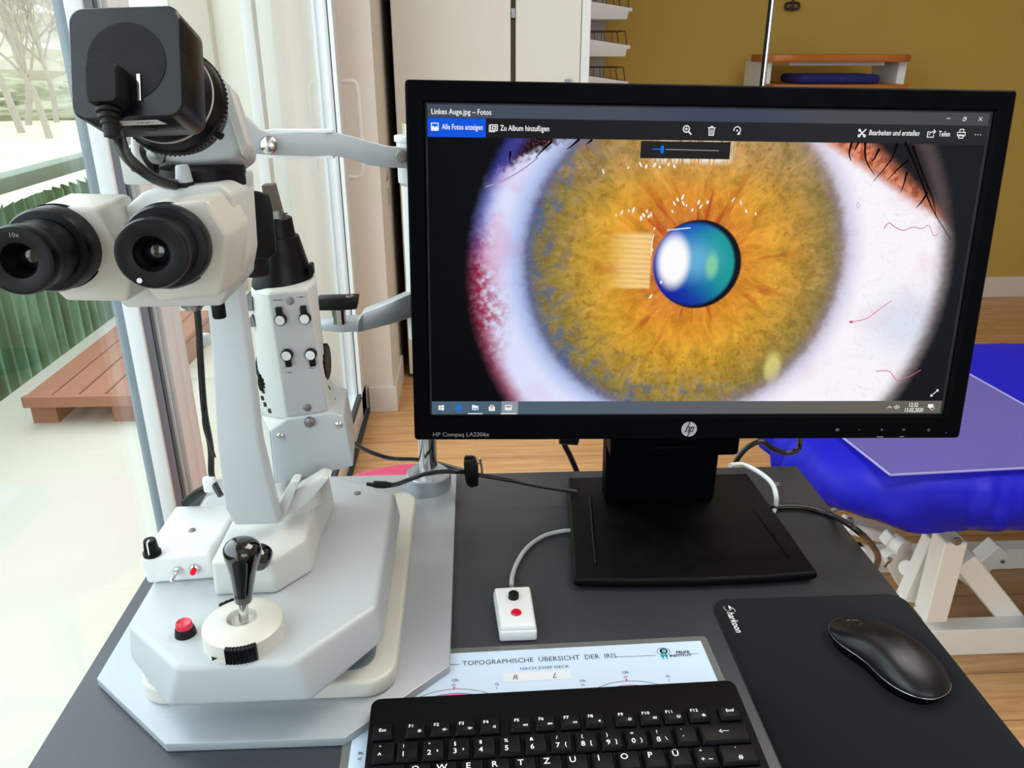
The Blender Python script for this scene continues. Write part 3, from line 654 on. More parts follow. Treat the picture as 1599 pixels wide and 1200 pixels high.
# microscope body
ax = ray(720, 110)
b = BM(); pts = yp([(188, 330), (222, 300), (250, 294), (345, 288), (362, 305), (370, 410), (366, 436), (346, 479), (194, 482), (178, 462)], .505); prism(b, pts, ax*.058); mb = L(bev(b, .003, 3), 'microscope_body', 'lamp_white')
b = BM(); pts = yp([(356, 284), (382, 268), (386, 276), (389, 360), (388, 430), (376, 446), (358, 420)], .545); prism(b, pts, ax*.018); L(bev(b, .002, 2), 'side_cover', 'enamel', mb)
def eyepiece(cup, coll, outline, facets, dx):
    b = BM(); pts = yp(outline, .474); c = sum((V(p) for p in pts), V())/len(pts)
    r1 = [p+ax*.0 for p in pts]; r2 = [c+(p-c)*1.04+ax*.048 for p in pts]
    loft(b, [[c+(p-c)*1.0 for p in pts], r2]); ho = L(bev(b, .003, 4, 15), 'prism_housing', 'ivory')
    C0 = P(*coll, y=.478); C1 = P(*cup, y=.424); a = (C1-C0); ln = a.length; a = a.normalized()
    b = BM(); lathe(b, C0, a, [(-.004, .0235), (.0, .0245), (.004, .0248), (.004, .0241), (.0185, .0238), (.0215, .0225), (.022, .019), (.022, .0)], 80, (.0045, .014, .985)); eo = L(b, 'eyepiece', 'anod', None, 30)
    b = BM(); lathe(b, C0, a, [(.018, .0185), (.026, .0185), (.030, .0172), (ln-.014, .0170), (ln-.010, .0184), (ln-.003, .0188), (ln, .0178), (ln+.0005, .0160), (ln-.0012, .0095), (ln-.004, .0082), (ln-.014, .0072), (ln-.014, .0)], 64); L(b, 'eye_cup', 'black', eo, 40)
    b = BM(); lathe(b, C0+a*(ln-.0138), a, [(0, .0072), (.0010, .0055), (.0018, .003), (.0021, 0)], 32); L(b, 'lens', 'lens', eo, 80)
    return eo, C0, a, ln
e1, C1, a1, l1 = eyepiece((28, 408), (97, 384), [(52, 323), (152, 325), (208, 430), (200, 472), (102, 471), (86, 455), (60, 400)], None, 0)
e2, C2, a2, l2 = eyepiece((236, 397), (268, 382), [(226, 324), (322, 312), (356, 368), (346, 462), (250, 473), (230, 455), (215, 400)], None, 0)
_, u, v = frame(a2)
b = BM(); q = C2+a2*(l2+.0006)+u*.0075*-1-v*.0135; lathe(b, q, a2, [(0, .0014), (.0003, .0014), (.0003, 0)], 16); L(b, 'white_dot', 'white_refl', e2)
_, u, v = frame(a1)
b = BM(); text_bm(b, '10x', .0035, Matrix.Translation(C1+a1*(l1+.0006)) @ Matrix(((u.x, v.x, a1.x, 0), (u.y, v.y, a1.y, 0), (u.z, v.z, a1.z, 0), (0, 0, 0, 1))) @ Matrix.Translation((-.002, .0125, .0))); L(b, 'lettering', 'dimprint', e1, 0)
b = BM(); _, u, v = frame(a1)
for i in range(14):
    k = math.radians(52+i*3.2); k = PI-k; d = (u*math.cos(k)+v*math.sin(k)); q = C1+a1*.0195+d*.0238
    t_ = a1.cross(d).normalized(); w_ = .0002
    bmv = [q+t_*w_-a1*.0009, q-t_*w_-a1*.0009, q-t_*w_+a1*.0009, q+t_*w_+a1*.0009]; b.faces.new([b.verts.new(x+d*.0006) for x in bmv])
L(b, 'dioptre_scale', 'legend', e1, 0)
# nose, black clamp parts under the body
q = P(341, 481, y=.56); b = BM(); cyl(b, q+V((0, 0, .006)), q+V((0, 0, -.0075)), .0048, 20); L(bev(b, .001, 2), 'lock_knob', 'black')
q = P(302, 479, y=.57); b = BM(); lathe(b, q+V((0, 0, .006)), (0, 0, -1), [(0, .0085), (.0055, .0085), (.0055, .006), (.008, .006), (.008, 0)], 24, (0, .0055, .96)); L(b, 'knurled_nut', 'steel')
# camera adapter on top
b = BM(); q = P(318, 268, y=.545); lathe(b, q+V((0, 0, -.008)), (0, 0, 1), [(0, .0265), (.0115, .0265), (.0135, .02)], 64); L(b, 'bayonet_ring', 'black')
b = BM(); q = P(288, 284, y=.511); lathe(b, q+V((0, 0, -.003)), (0, 0, 1), [(0, .0056), (.003, .0056)], 24); kn = L(b, 'adapter_knob', 'black')
b = BM(); lathe(b, q+V((0, 0, .0)), (0, 0, 1), [(0, .0052), (.009, .0040), (.010, .0034), (.010, 0)], 24); L(b, 'knob_cap', 'enamel', kn)
b = BM(); a_ = P(246, 241, y=.53); cyl(b, a_+V((.001, .012, 0)), a_+V((0, -.004, 0)), .0058, 24); L(bev(b, .0006, 2), 'side_screw', 'steel')
b = BM(); a_ = P(208, 247, y=.55); cyl(b, a_, a_+V((.016, 0, -.002)), .009, 24); L(bev(b, .001, 2), 'rear_knob', 'black')
ca = ray(785, 590)                                # optical axis of the camera tube
b = BM(); pts = yp([(230, 236), (226, 190), (262, 140), (325, 121), (344, 120), (355, 128), (386, 223), (384, 240), (368, 252), (332, 258), (296, 260), (262, 255), (243, 248)], .535)
prism(b, [p-ca*.008 for p in pts], ca*.030); pr_ = L(bev(b, .003, 3), 'camera_adapter', 'enamel')
b = BM(); pts = yp([(352, 132), (357, 130), (385, 222), (380, 244), (376, 240), (350, 156)], .521); prism(b, pts, ca*.010); L(bev(b, .001, 2), 'cover_plate', 'lamp_white', pr_)
cf = P(196, 97, y=.43)
cu_ = V((math.cos(YAW*.4), -math.sin(YAW*.4), 0.03)); cu_ = (cu_-ca*cu_.dot(ca)).normalized(); cv = cu_.cross(-ca).normalized()*-1
if cv.z < 0: cv = -cv
RC = Matrix(((cu_.x, cv.x, -ca.x), (cu_.y, cv.y, -ca.y), (cu_.z, cv.z, -ca.z)))
def CP(x, y, z): return cf+RC@V((x, y, z))        # camera box frame: x right, y up, z towards the viewer
HWD = .0272
b = BM(); rr = rrect(-HWD, HWD, -HWD, HWD, .007, 8)
loft(b, [[CP(x*.985, y*.985, -.031) for x, y in rr], [CP(x, y, -.029) for x, y in rr], [CP(x, y, -.001) for x, y in rr], [CP(x*.97, y*.97, 0) for x, y in rr]]); cam = L(b, 'digital_camera', 'camera', None, 40)
b = BM(); prism(b, [CP(x, y, 0) for x, y in circ(.0005, 0, .0192, 64)], -ca*.0004); L(b, 'rear_disc', 'rubber', cam)
b = BM(); prism(b, [CP(-.0135, -HWD-.0003, -.004), CP(.0125, -HWD-.0003, -.004), CP(.0145, -HWD-.0003, -.0105), CP(-.0115, -HWD-.0003, -.0105)], RC@V((0, .0002, 0))); stk = L(b, 'serial_sticker', 'sticker', cam, 0)
b = BM(); Mt = Matrix.Translation(CP(.000, -HWD-.0004, -.0085)) @ RC.to_4x4() @ Matrix.Rotation(PI/2, 4, 'X')
[line(b, Mt @ Matrix.Scale(.001, 4), l_, .45) for l_ in ([(1, 1), (2.5, 2.2), (3.4, .8), (4.4, 2.4)], [(5.2, 2.4), (5.8, .8), (7, 2.6), (8, 1.2)], [(8.8, 1.4), (9.8, 2.4)])]; L(b, 'sticker_lettering', 'ink', stk, 0)
b = BM(); lathe(b, CP(.0045, -HWD-.0002, -.017), RC@V((0, -1, 0)), [(0, .003), (.0003, .003), (.0003, 0)], 20); L(b, 'tripod_thread', 'ink', cam)
b = BM()
rc_ = cf+ca*.082+RC@V((.001, .0, 0))
lathe(b, cf+ca*.030, ca, [(0, .021), (.01, .0225), (.013, .0262), (.0145, .0262)], 72); L(b, 'lens_mount', 'anod', cam)
b = BM(); lathe(b, cf+ca*.0445, ca, [(0, .0262), (.0016, .0266), (.0016, .02)], 72); L(b, 'silver_ring', 'panel', cam)
b = BM(); lathe(b, cf+ca*.046, ca, [(0, .0268), (.007, .0285), (.008, .0295), (.0081, .0302), (.0128, .0302), (.0135, .028), (.024, .026)], 144, (.0081, .0129, .965)); kr = L(b, 'focus_ring', 'anod', cam, 20)
kd = (cu_*.80-cv*.62).normalized(); b = BM(); cyl(b, cf+ca*.056+kd*.028, cf+ca*.056+kd*.0335, .0022, 14); L(b, 'ring_peg', 'black', kr)
# usb plug and cable to the camera
b = BM(); rr = rrect(-.0075, .0075, -.010, .010, .003, 4)
loft(b, [[CP(-.005+x*.9, -.0145+y, .0015) for x, y in rr], [CP(-.005+x, -.0145+y, .0025) for x, y in rr], [CP(-.0055+x, -.0145+y, .013) for x, y in rr], [CP(-.0055+x*.9, -.0145+y*.93, .0145) for x, y in rr]]); pl = L(b, 'usb_plug', 'rubber', cam, 40)
b = BM(); box(b, CP(.0065, -.013, .001), (.0016, .013, .001), RC); L(b, 'silver_mark', 'chrome', pl)
b = BM(); 
for i in range(4):
    y_ = -.0255-.0028*i; lathe(b, CP(-.0055, y_, .008-.0006*i), RC@V((0, -1, 0)), [(0, .0056-.0006*i), (.0016, .0056-.0006*i)], 20)
cyl(b, CP(-.0055, -.024, .008), CP(-.005, -.038, .006), .0038, 16); L(b, 'strain_relief', 'rubber', pl)
b = BM(); tube(b, [CP(-.0052, -.036, .006), P(181, 196, y=.432), P(188, 222, y=.448), P(203, 250, y=.472), P(240, 278, y=.49), P(270, 288, y=.505), P(284, 289, y=.515), P(286, 284, y=.535)], .0033, 12, 10); L(b, 'camera_cable', 'cable', cam, 60)
b = BM(); tube(b, [P(216, 200, y=.53), P(211, 222, y=.522), P(214, 246, y=.512), P(232, 272, y=.507), P(258, 290, y=.507), P(282, 294, y=.51)], .0024, 10, 10); L(b, 'grey_cable', 'grey_cable', cam, 60)
b = BM(); bx(b, P(222, 236, y=.56).x-.012, P(222, 236, y=.56).x+.02, .55, .57, P(222, 262, y=.56).z-.01, P(222, 228, y=.56).z); L(bev(b, .002, 2), 'adapter_foot', 'lamp_white', pr_)

# breath shield / objective block between body and lamp tower
b = BM(); pts = yp([(372, 296), (400, 300), (418, 305), (424, 330), (430, 396), (418, 405), (386, 404), (378, 350)], .604); prism(b, pts, (0, .006, 0)); L(bev(b, .0015, 2), 'objective_block', 'black')
b = BM(); a_ = P(408, 405, y=.63); cyl(b, a_+V((-.006, 0, .012)), a_+V((-.006, 0, -.012)), .011, 24); L(b, 'tilt_hinge', 'rubber')

# illumination tower
def tr(fl, fr_, sr, sl_, yf=.640, ys=.664, yb=.705):
    a, c, d, e = P(*fl, y=yf), P(*fr_, y=yf), P(*sr, y=ys), P(*sl_, y=ys)
    return [a, c, d, V((d.x-.008, yb, d.z)), V((e.x+.008, yb, e.z)), e]
b = BM()
loft(b, [tr((447, 655), (515, 646), (537, 650), (408, 652)), tr((441, 610), (506, 603), (512, 604), (404, 606)), tr((418, 461), (480, 454), (493, 440), (391, 450)), tr((424, 453), (478, 448), (488, 437), (398, 446), .643)])
tw = L(bev(b, .002, 3, 15), 'illumination_tower', 'lamp_white')
fp0, fp1, fp2, fp3 = P(421, 461, y=.6395), P(480, 455, y=.6395), P(511, 641, y=.6395), P(449, 651, y=.6395)
fx = ((fp1-fp0)+(fp2-fp3)).normalized(); fn = V((0, -1, 0)); fz = (fp0-fp3).normalized()
b = BM(); prism(b, [fp0, fp1, fp2, fp3], (0, -.0012, 0)); pn = L(bev(b, .0006, 2, 40), 'control_panel', 'panel', tw)
YP = .6382
for i, (cx_, cy_, tx, ty) in enumerate([(439, 498, 436, 482), (477, 496, 474, 478), (449, 553, 452, 570), (486, 552, 489, 566)]):
    c = P(cx_, cy_, y=YP); t = P(tx, ty, y=YP); b = BM()
    lathe(b, c, fn, [(0, .0050), (.005, .0048), (.0052, .004)], 32); dd = (t-c).normalized(); e = c+dd*.0105; pd_ = dd.cross(fn).normalized()*.0024
    prism(b, [c-pd_, c+pd_, e+pd_, e-pd_], fn*.0045); kb_ = L(bev(b, .0005, 2, 40), 'panel_lever', 'black', tw)
    b = BM(); lathe(b, c+fn*.0052, fn, [(0, .0040), (.0006, .0038), (.0006, 0)], 32); L(b, 'white_cap', 'white_pl', kb_)
for px, py in ((453, 470), (480, 637)):
    b = BM(); c = P(px, py, y=YP); lathe(b, c, fn, [(0, .0034), (.0008, .0033), (.001, .002)], 24)
    L(b, 'panel_screw', 'steel', tw)
b = BM(); c = P(484, 659, y=.6335); lathe(b, c, fn, [(0, .0048), (.003, .0044), (.0035, .003), (.0035, 0)], 24); L(b, 'set_screw', 'steel', tw)
b = BM()
Mp = Matrix.Translation(P(465, 465, y=YP-.0001)) @ Matrix.Rotation(PI/2, 4, 'X')
for px, py in ((470, 464), (452, 582), (487, 575)):
    Mp = Matrix.Translation(P(px, py, y=YP-.0001)) @ Matrix.Rotation(PI/2, 4, 'X')
    line(b, Mp, [(-.0035, 0), (.0035, 0)], .0005); poly(b, Mp, [(-.0012, 0), (0, .0009), (.0016, 0), (0, -.0009)])
Mp = Matrix.Translation(P(434, 469, y=YP-.0001)) @ Matrix.Rotation(PI/2, 4, 'X'); line(b, Mp, [(-.0035, 0), (.0035, 0)], .0012); L(b, 'panel_marks', 'dimprint', pn, 0)
# vent slots low on both flanks
def flank_slots(pix, pl, w_):
    n_ = (pl[1]-pl[0]).cross(pl[2]-pl[0]).normalized()
    if n_.y > 0: n_ = -n_
    ex = (pl[1]-pl[0]).normalized(); ez = n_.cross(ex).normalized(); RM = Matrix((ex, ez, n_)).transposed()
    for px, py in pix:
        r_ = ray(px, py); c = EYE+r_*((pl[0]-EYE).dot(n_)/r_.dot(n_)); b = BM(); box(b, c, (w_, .0044, .0010), RM); L(bev(b, .0004, 1), 'vent_slot', 'ink', tw)
flank_slots(((411, 611), (410, 622), (414, 632), (421, 642)), [P(441, 610, y=.64), P(404, 606, y=.664), P(408, 652, y=.664)], .0046)
flank_slots(((514, 606), (521, 615), (524, 625)), [P(506, 603, y=.64), P(512, 604, y=.664), P(537, 650, y=.664)], .0075)
# lamp box
b = BM(); pts = yp([(421, 673), (449, 655), (516, 645), (537, 650), (552, 729), (429, 757)], .634); prism(b, pts, (-.006, .062, 0)); lb = L(bev(b, .0018, 3), 'lamp_box', 'enamel')
b = BM(); prism(b, [P(407, 650, y=.652), P(421, 674, y=.6350), P(429, 756, y=.6350), P(428, 752, y=.640)], (.004, .045, 0)); prism(b, [P(408, 650, y=.652), P(449, 654, y=.645), P(447, 657, y=.6355), P(421, 674, y=.6355)], (.002, .03, -.002)); L(b, 'box_flank', 'lamp_white', lb, 20)
for px, py in ((438, 682), (529, 664)):
    c = P(px, py, y=.634); b = BM(); lathe(b, c, fn, [(0, .0036), (.001, .0033), (.0015, .002), (.0015, 0)], 20); L(b, 'screw', 'chrome', lb, 60)
# scale wheels left and right of the tower
def wheel(c, r, w_, nm):
    b = BM(); lathe(b, c-V((w_/2, 0, 0)), (1, 0, 0), [(0, r*.9), (.001, r), (w_-.001, r), (w_, r*.9), (w_, 0)], 36, (.0009, w_-.0009, .88)); return L(b, nm, 'black', tw, 15)
wheel(P(416, 571, y=.675), .0125, .013, 'slit_wheel'); wheel(P(418, 592, y=.668), .0118, .012, 'slit_wheel'); wheel(P(503, 565, y=.672), .0165, .011, 'slit_wheel')
# black cap
q = P(443, 441, y=.675); b = BM(); K = .675/1250*1.0
lathe(b, (q.x, .675, q.z-.006), (0, 0, 1), [(0, .0255), (.004, .0265), (.0075, .0262), (.016, .0238), (.046, .0165), (.0465, .0140), (.061, .0125), (.062, .011), (.062, 0)], 56); cp = L(b, 'tower_cap', 'black', tw, 30)
b = BM(); box(b, P(486, 420, y=.668), (.004, .01, .010)); L(bev(b, .001, 1), 'cap_catch', 'black', cp)
b = BM(); c = P(446, 337, y=.675); lathe(b, c+V((0, 0, .0015)), (0, 0, 1), [(0, .002), (.0006, .002), (.0006, 0)], 12); L(b, 'cap_screw', 'black', cp)
b = BM(); pts = yp([(408, 290), (426, 289), (441, 345), (426, 350), (418, 345)], .665); prism(b, pts, (0, .012, 0)); mh = L(bev(b, .0005, 1), 'mirror_holder', 'brown', tw)
b = BM(); pts = yp([(421, 332), (436, 329), (441, 346), (425, 347)], .6645); prism(b, pts, (0, .004, 0)); L(b, 'mirror', 'chrome', mh)
b = BM(); pts = yp([(384, 462), (393, 464), (395, 486), (388, 486)], .66); prism(b, pts, (0, .02, 0)); L(b, 'grey_bracket', 'steel', tw)
b = BM(); pts = yp([(387, 500), (393, 492), (400, 510), (389, 512)], .66); prism(b, pts, (0, .02, 0)); L(b, 'grey_bracket', 'steel', tw)

# head rest on its column
HR = .822
cb_ = V((-.0573, .835, 0)); b = BM(); lathe(b, (cb_.x, cb_.y, .7585), (0, 0, 1), [(0, .0262), (.018, .0262), (.0195, .025), (.0195, 0)], 56); L(b, 'column_foot', 'alu')
b = BM(); cyl(b, (cb_.x, cb_.y, .776), (cb_.x, cb_.y, 1.17), .0105, 32); col = L(b, 'head_rest_column', 'chrome')
b = BM(); cyl(b, (cb_.x, cb_.y, 1.005), (cb_.x, cb_.y, 1.11), .0145, 32); L(b, 'white_sleeve', 'white_pl', col)
b = BM(); z0, z1 = P(625, 286, y=.83).z, P(625, 212, y=.83).z; xx = P(625, 250, y=.83).x
cyl(b, (xx+.010, .835, z0), (xx+.010, .835, z1-.003), .0135, 32); cyl(b, (xx+.010, .835, z1-.006), (xx+.010, .835, z1), .0155, 32); L(bev(b, .0008, 2), 'white_sleeve', 'white_pl', col)
b = BM(); z0, z1 = P(640, 532, y=.83).z, P(640, 445, y=.83).z; xx = P(640, 500, y=.83).x; cyl(b, (xx+.008, .837, z0), (xx+.008, .837, z1), .0105, 24); L(bev(b, .002, 2), 'white_sleeve', 'white_pl', col)
tp = [(383, 181), (405, 203), (425, 209), (470, 206), (520, 207), (548, 213), (580, 223), (606, 229), (640, 231)]
bt_ = [(384, 240), (405, 241), (425, 243), (470, 243), (520, 244), (545, 248), (572, 257), (598, 262), (640, 263)]
ys_ = [.765, .77, .775, .785, .795, .80, .805, .81, .812]
b = BM(); r_ = []
for i in range(len(tp)):
    a_, e_ = P(*tp[i], y=ys_[i]), P(*bt_[i], y=ys_[i]); r_.append([a_, e_, e_+V((0, .006, 0)), a_+V((0, .006, 0))])
loft(b, r_); fb = L(bev(b, .001, 2, 50), 'forehead_bar', 'enamel', None, 40)
b = BM(); pts = yp([(405, 205), (424, 203), (519, 203), (519, 207), (430, 209)], .792); prism(b, pts, (0, .012, 0)); L(b, 'band_edge', 'white_pl', fb)
b = BM(); pts = yp([(388, 240), (519, 244), (521, 248), (388, 247)], .792); prism(b, pts, (0, .012, 0)); L(b, 'band_edge', 'white_pl', fb)
b = BM(); c = P(420, 227, y=.772); lathe(b, c, (0.1, -1, .1), [(0, .0085), (.002, .0085), (.004, .007), (.0055, .004), (.006, 0)], 32); box(b, c+V((0.0005, -.0062, .0006)), (.0016, .0016, .011), Matrix.Rotation(.6, 3, 'Y')); L(b, 'forehead_screw', 'chrome', fb, 60)
b = BM(); c = P(628, 244, y=.81); lathe(b, c, (0, -1, 0), [(0, .0062), (.002, .006), (.0025, .0045), (.0022, 0)], 32); L(b, 'forehead_screw', 'steel', fb, 60)
# chin rest bar with black carrier
b = BM()
r_ = []
for (tx, ty, bx_, by_, y_) in ((488, 505, 488, 516, .80), (530, 502, 530, 520, .80), (560, 501, 560, 519, .80), (566, 490, 566, 519, .805), (610, 473, 610, 507, .812), (650, 455, 650, 494, .82)):
    a_, e_ = P(tx, ty, y=y_), P(bx_, by_, y=y_); r_.append([a_, e_, e_+V((0, .022, 0)), a_+V((0, .022, 0))])
loft(b, r_); cb2 = L(bev(b, .0015, 2, 40), 'chin_rest_bar', 'alu', None, 40)
b = BM(); q = P(528, 505, y=.79); z1 = P(528, 484, y=.79).z; cyl(b, (q.x, .80, q.z-.003), (q.x, .80, z1+.004), .0072, 24); L(b, 'chin_rest_post', 'chrome', cb2)
b = BM(); pts = yp([(494, 468), (520, 467), (559, 466), (557, 484), (530, 486), (494, 486)], .785); loft(b, [pts, [p+V((0, .015, .001)) for p in pts]]); ck = L(bev(b, .0015, 2), 'chin_rest_carrier', 'black', cb2)
b = BM(); q = P(546, 464, y=.792); lathe(b, q, (0, 0, 1), [(0, .0042), (.0012, .004), (.0012, .0022), (.0006, .002), (.0006, 0)], 24); L(b, 'carrier_screw', 'steel', ck)
# cable running down behind the arm, with white ties
b = BM(); tube(b, [P(308, 484, y=.62), P(311, 520, y=.62), P(313, 560, y=.62), P(319, 640, y=.625), P(329, 700, y=.63), P(331, 745, y=.63), P(345, 775, y=.62)], .0027, 10, 8); ac = L(b, 'arm_cable', 'cable', None, 60)
for px, py in ((318, 530), (328, 757)):
    b = BM(); c = P(px, py, y=.628); box(b, c, (.012, .006, .011 if py < 600 else .016)); L(bev(b, .003, 3), 'cable_tie', 'white_pl', ac)
b = BM(); tube(b, [P(326, 762, y=.63), P(310, 770, y=.64), P(290, 786, y=.655)], .0042, 10, 6); L(b, 'cable_end', 'rubber', ac, 60)
b = BM(); tube(b, [P(318, 640, y=.62), P(320, 670, y=.62), P(335, 715, y=.61)], .0016, 8, 6); L(b, 'thin_cable', 'cable', ac, 60)

# ------------------------------------------------------------------ white control box on the housing
cbx = thing('control_box', (-.248, .603, zt), 'small white box with black dial, toggle switch and red light, behind the joystick base', 'control box')
zt2 = .8515
bt = [(-.2762, .566), (-.2215, .5705), (-.217, .648), (-.2745, .648)]; tt = [(-.2785, .5640), (-.2235, .5690), (-.2185, .648), (-.2762, .648)]
b = BM(); loft(b, [[(x, y, zt+.0005) for x, y in bt], [(x, y, zt+.006) for x, y in [(x0+(x1-x0)*.2, y0+(y1-y0)*.2) for (x0, y0), (x1, y1) in zip(bt, tt)]], [(x, y, zt2) for x, y in tt]]); finish(bev(b, .0028, 4, 30), 'case', 'white_pl', cbx)
b = BM(); bx(b, -.2774, -.2205, .5655, .6485, zt+.0052, zt+.0058); 
b.free()
q = P(238, 866, z=zt2); b = BM(); lathe(b, (q.x, q.y, zt2), (0, 0, 1), [(0, .0072), (.0028, .0072), (.003, .0060), (.0135, .0050), (.0142, .0046), (.0142, 0)], 36, (.0031, .0132, .95)); dl = finish(b, 'dial', 'black', cbx, 20)
b = BM(); box(b, (q.x, q.y-.003, zt2+.0144), (.0011, .0045, .0006)); box(b, (q.x, q.y-.0058, zt2+.008), (.0009, .0008, .012)); finish(b, 'dial_pointer', 'legend', dl)
q = P(300, 829, z=zt2); b = BM(); lathe(b, (q.x, q.y, zt2), (0, 0, 1), [(0, .0030), (.001, .0028), (.0014, 0)], 16); finish(b, 'lid_screw', 'steel', cbx)
fy = .567; q = P(277, 891, y=fy); b = BM(); lathe(b, q, (0, -1, 0), [(0, .0042), (.002, .0042), (.002, .0030), (.004, .0028)], 6); lathe(b, q+V((0, -.003, 0)), (-.25, -1, -.45), [(0, .0012), (.008, .0018), (.009, .0012)], 12); finish(b, 'toggle_switch', 'chrome', cbx)
q = P(304, 888, y=fy+.001); b = BM(); lathe(b, q, (0, -1, -.1), [(0, .0045), (.002, .0045), (.0035, .0036)], 24); ld = finish(b, 'light_bezel', 'chrome', cbx)
b = BM(); lathe(b, q+V((0, -.003, -.0004)), (0, -1, -.1), [(0, .0022), (.003, .0022), (.0042, .0014), (.0045, 0)], 20); finish(b, 'red_light', emit('red_led', 'FF2040', 1.0), ld, 60)

# ------------------------------------------------------------------ monitor
ST = V((-0.0379, 0.7465, 1.1927))
SR = Matrix(((0.9998262, 0.0182703, -0.0037088), (-0.0058013, 0.1158438, -0.9932505), (-0.0177173, 0.9930994, 0.1159296)))
SX = Matrix.Translation(ST) @ SR.to_4x4()
SRT = SR.transposed(); SN = SR.col[2]
def S(px, py):
    r = ray(px, py); t = (ST-EYE).dot(SN)/r.dot(SN); q = SRT @ (EYE+r*t-ST); return (q.x, q.y)
def SP3(x, y, z=0): return SX @ V((x, y, z))
def layer(z): return SX @ Matrix.Translation((0, 0, z))
W_, H_ = .5092, .2864
mon = thing('computer_monitor', (.21, .735, TZ), 'large black widescreen monitor showing an enlarged amber iris, in the middle of desk', 'monitor')
K = lambda bm, n, m, p=None, s=35: finish(bm, n, m, p or mon, s)
# housing with bezel frame
bo_ = [(-.0190, .0198), (.5290, .0195), (.5312, -.3118), (-.0172, -.3118)]
ins = [(-.0020, .0016), (.5130, .0016), (.5130, -.2880), (-.0020, -.2880)]
def rr4(q, r, n=4):
    out = []
    for i in range(4):
        p, a, c = V(q[i]), V(q[i-1]), V(q[(i+1) % 4]); d1 = (a-p).normalized(); d2 = (c-p).normalized()
        for j in range(n+1):
            t = j/n; out.append(tuple((p+d1*r)*(1-t)**2+p*2*t*(1-t)+(p+d2*r)*t**2))
    return out
O1 = rr4(bo_, .004); O2 = rr4([(x+(.255-x)*.012, y+(-.146-y)*.012) for x, y in bo_], .006); I1 = rr4(ins, .0006); I2 = rr4([(x+(.255-x)*.004, y+(-.1432-y)*.004) for x, y in ins], .0006)
b = BM()
R3 = lambda l, z: [SP3(x, y, z) for x, y in l]
I1w = rr4([(-.0035, .003), (.5165, .003), (.5165, -.2895), (-.0035, -.2895)], .0006)
loft(b, [R3(I1, -.003), R3(I1, .0006), R3(I1w, .0035), R3(rr4([(x+(.255-x)*.008, y+(-.146-y)*.008) for x, y in bo_], .004), .0040), R3(O1, .0025), R3(O1, -.020), R3(O2, -.034)], cap=False)
o2 = [b.verts.new(SP3(x, y, -.034)) for x, y in O2]; b.faces.new(o2); bmesh.ops.remove_doubles(b, verts=b.verts[:], dist=1e-6)
hou = K(b, 'bezel', 'monitor', None, 20)
b = BM(); cen = [(.255+(x-.255)*.62, -.15+(y+.15)*.62) for x, y in O2]; loft(b, [R3(O2, -.033), R3(cen, -.062)]); K(bev(b, .004, 3, 20), 'back_cover', 'monitor', hou)

# ---- the picture on the screen
g = G('screen_picture'); o = g.obj(); sp = g.n('ShaderNodeSeparateXYZ'); g.put(sp.inputs[0], o)
X = g.math('MULTIPLY', sp.outputs[0], 1000.); Y = g.math('MULTIPLY', sp.outputs[1], 1000.)
mul, add, sub = (lambda a, b_: g.math('MULTIPLY', a, b_)), (lambda a, b_: g.math('ADD', a, b_)), (lambda a, b_: g.math('SUBTRACT', a, b_))
def dist(cx_, cy_, sx_=1., sy_=1.):
    dx = mul(sub(X, cx_), 1/sx_); dy = mul(sub(Y, cy_), 1/sy_); return g.math('SQRT', add(mul(dx, dx), mul(dy, dy))), dx, dy
P2 = g.comb(X, Y, 0.)
wa = g.noise(P2, .02, 3); wb = g.noise(P2, .15, 4, .6); wc = g.noise(P2, .45, 3, .6)
r, dx, dy = dist(239., -136.)
rp, dpx, dpy = dist(249.5, -139.)
inv = g.math('DIVIDE', 1., g.math('MAXIMUM', rp, 1.)); ca_ = mul(dpx, inv); sa_ = mul(dpy, inv)
fib = g.noise(g.comb(mul(ca_, 6.), mul(sa_, 6.), mul(rp, .045)), 1., 6, .66, .8)
fib2 = g.noise(g.comb(mul(ca_, 4.), mul(sa_, 4.), mul(rp, .010)), 1.3, 3, .6, .2)
fib3 = g.noise(g.comb(mul(ca_, 34.), mul(sa_, 34.), mul(rp, .09)), 1., 4, .65)
rn = add(mul(r, 1/156.), mul(sub(wb, .5), .12))
base = g.ramp(rn, [(.22, 'DA8030'), (.38, 'E8962A'), (.55, 'ECAC34'), (.70, 'D09E3A'), (.84, 'A88C44'), (.95, '928258'), (1.0, '908AA0')])
lft = g.mapr(X, 215, 120); base = g.mix(mul(lft, .60), base, g.ramp(rn, [(.3, 'E8BE2A'), (.6, 'C8A838'), (.8, '8E8238'), (1., '5A6A70')]))
dwn = g.mapr(Y, -150, -250); base = g.mix(mul(dwn, .40), base, g.ramp(rn, [(.3, 'E89A1C'), (.6, 'DCB224'), (.85, 'A8962E'), (1., '7A7466')]))
topf = g.mapr(Y, -80, -35); base = g.mix(mul(topf, .55), base, lin('C8A060'))
con = g.mapr(fib, .30, .70, .60, 1.12, False)
col = g.mix(1., base, g.comb(con, con, g.mapr(fib, .3, .7, .45, 1.5, False)), 'MULTIPLY')
con3 = g.mapr(fib3, .3, .7, .78, 1.2, False); col = g.mix(mul(g.mapr(rn, .45, .8), .9), col, g.mix(1., col, g.comb(con3, con3, con3), 'MULTIPLY'))
col = g.mix(mul(g.mapr(wb, .52, .72), mul(g.mapr(rn, 1.0, .3), .6)), col, lin('F4A03A'))
# rusty streaks running out from the pupil
col = g.mix(mul(mul(g.mapr(fib2, .54, .66), g.mapr(rp, 118, 50)), .8), col, lin('B84416'))
col = g.mix(mul(mul(g.mapr(wb, .48, .34), g.mapr(rn, .35, .7)), .6), col, lin('8A5A24'))
col = g.mix(mul(mul(g.mapr(g.noise(P2, .06, 4, .65), .52, .64), g.mapr(rn, .4, .8)), .5), col, lin('7C6A34'))
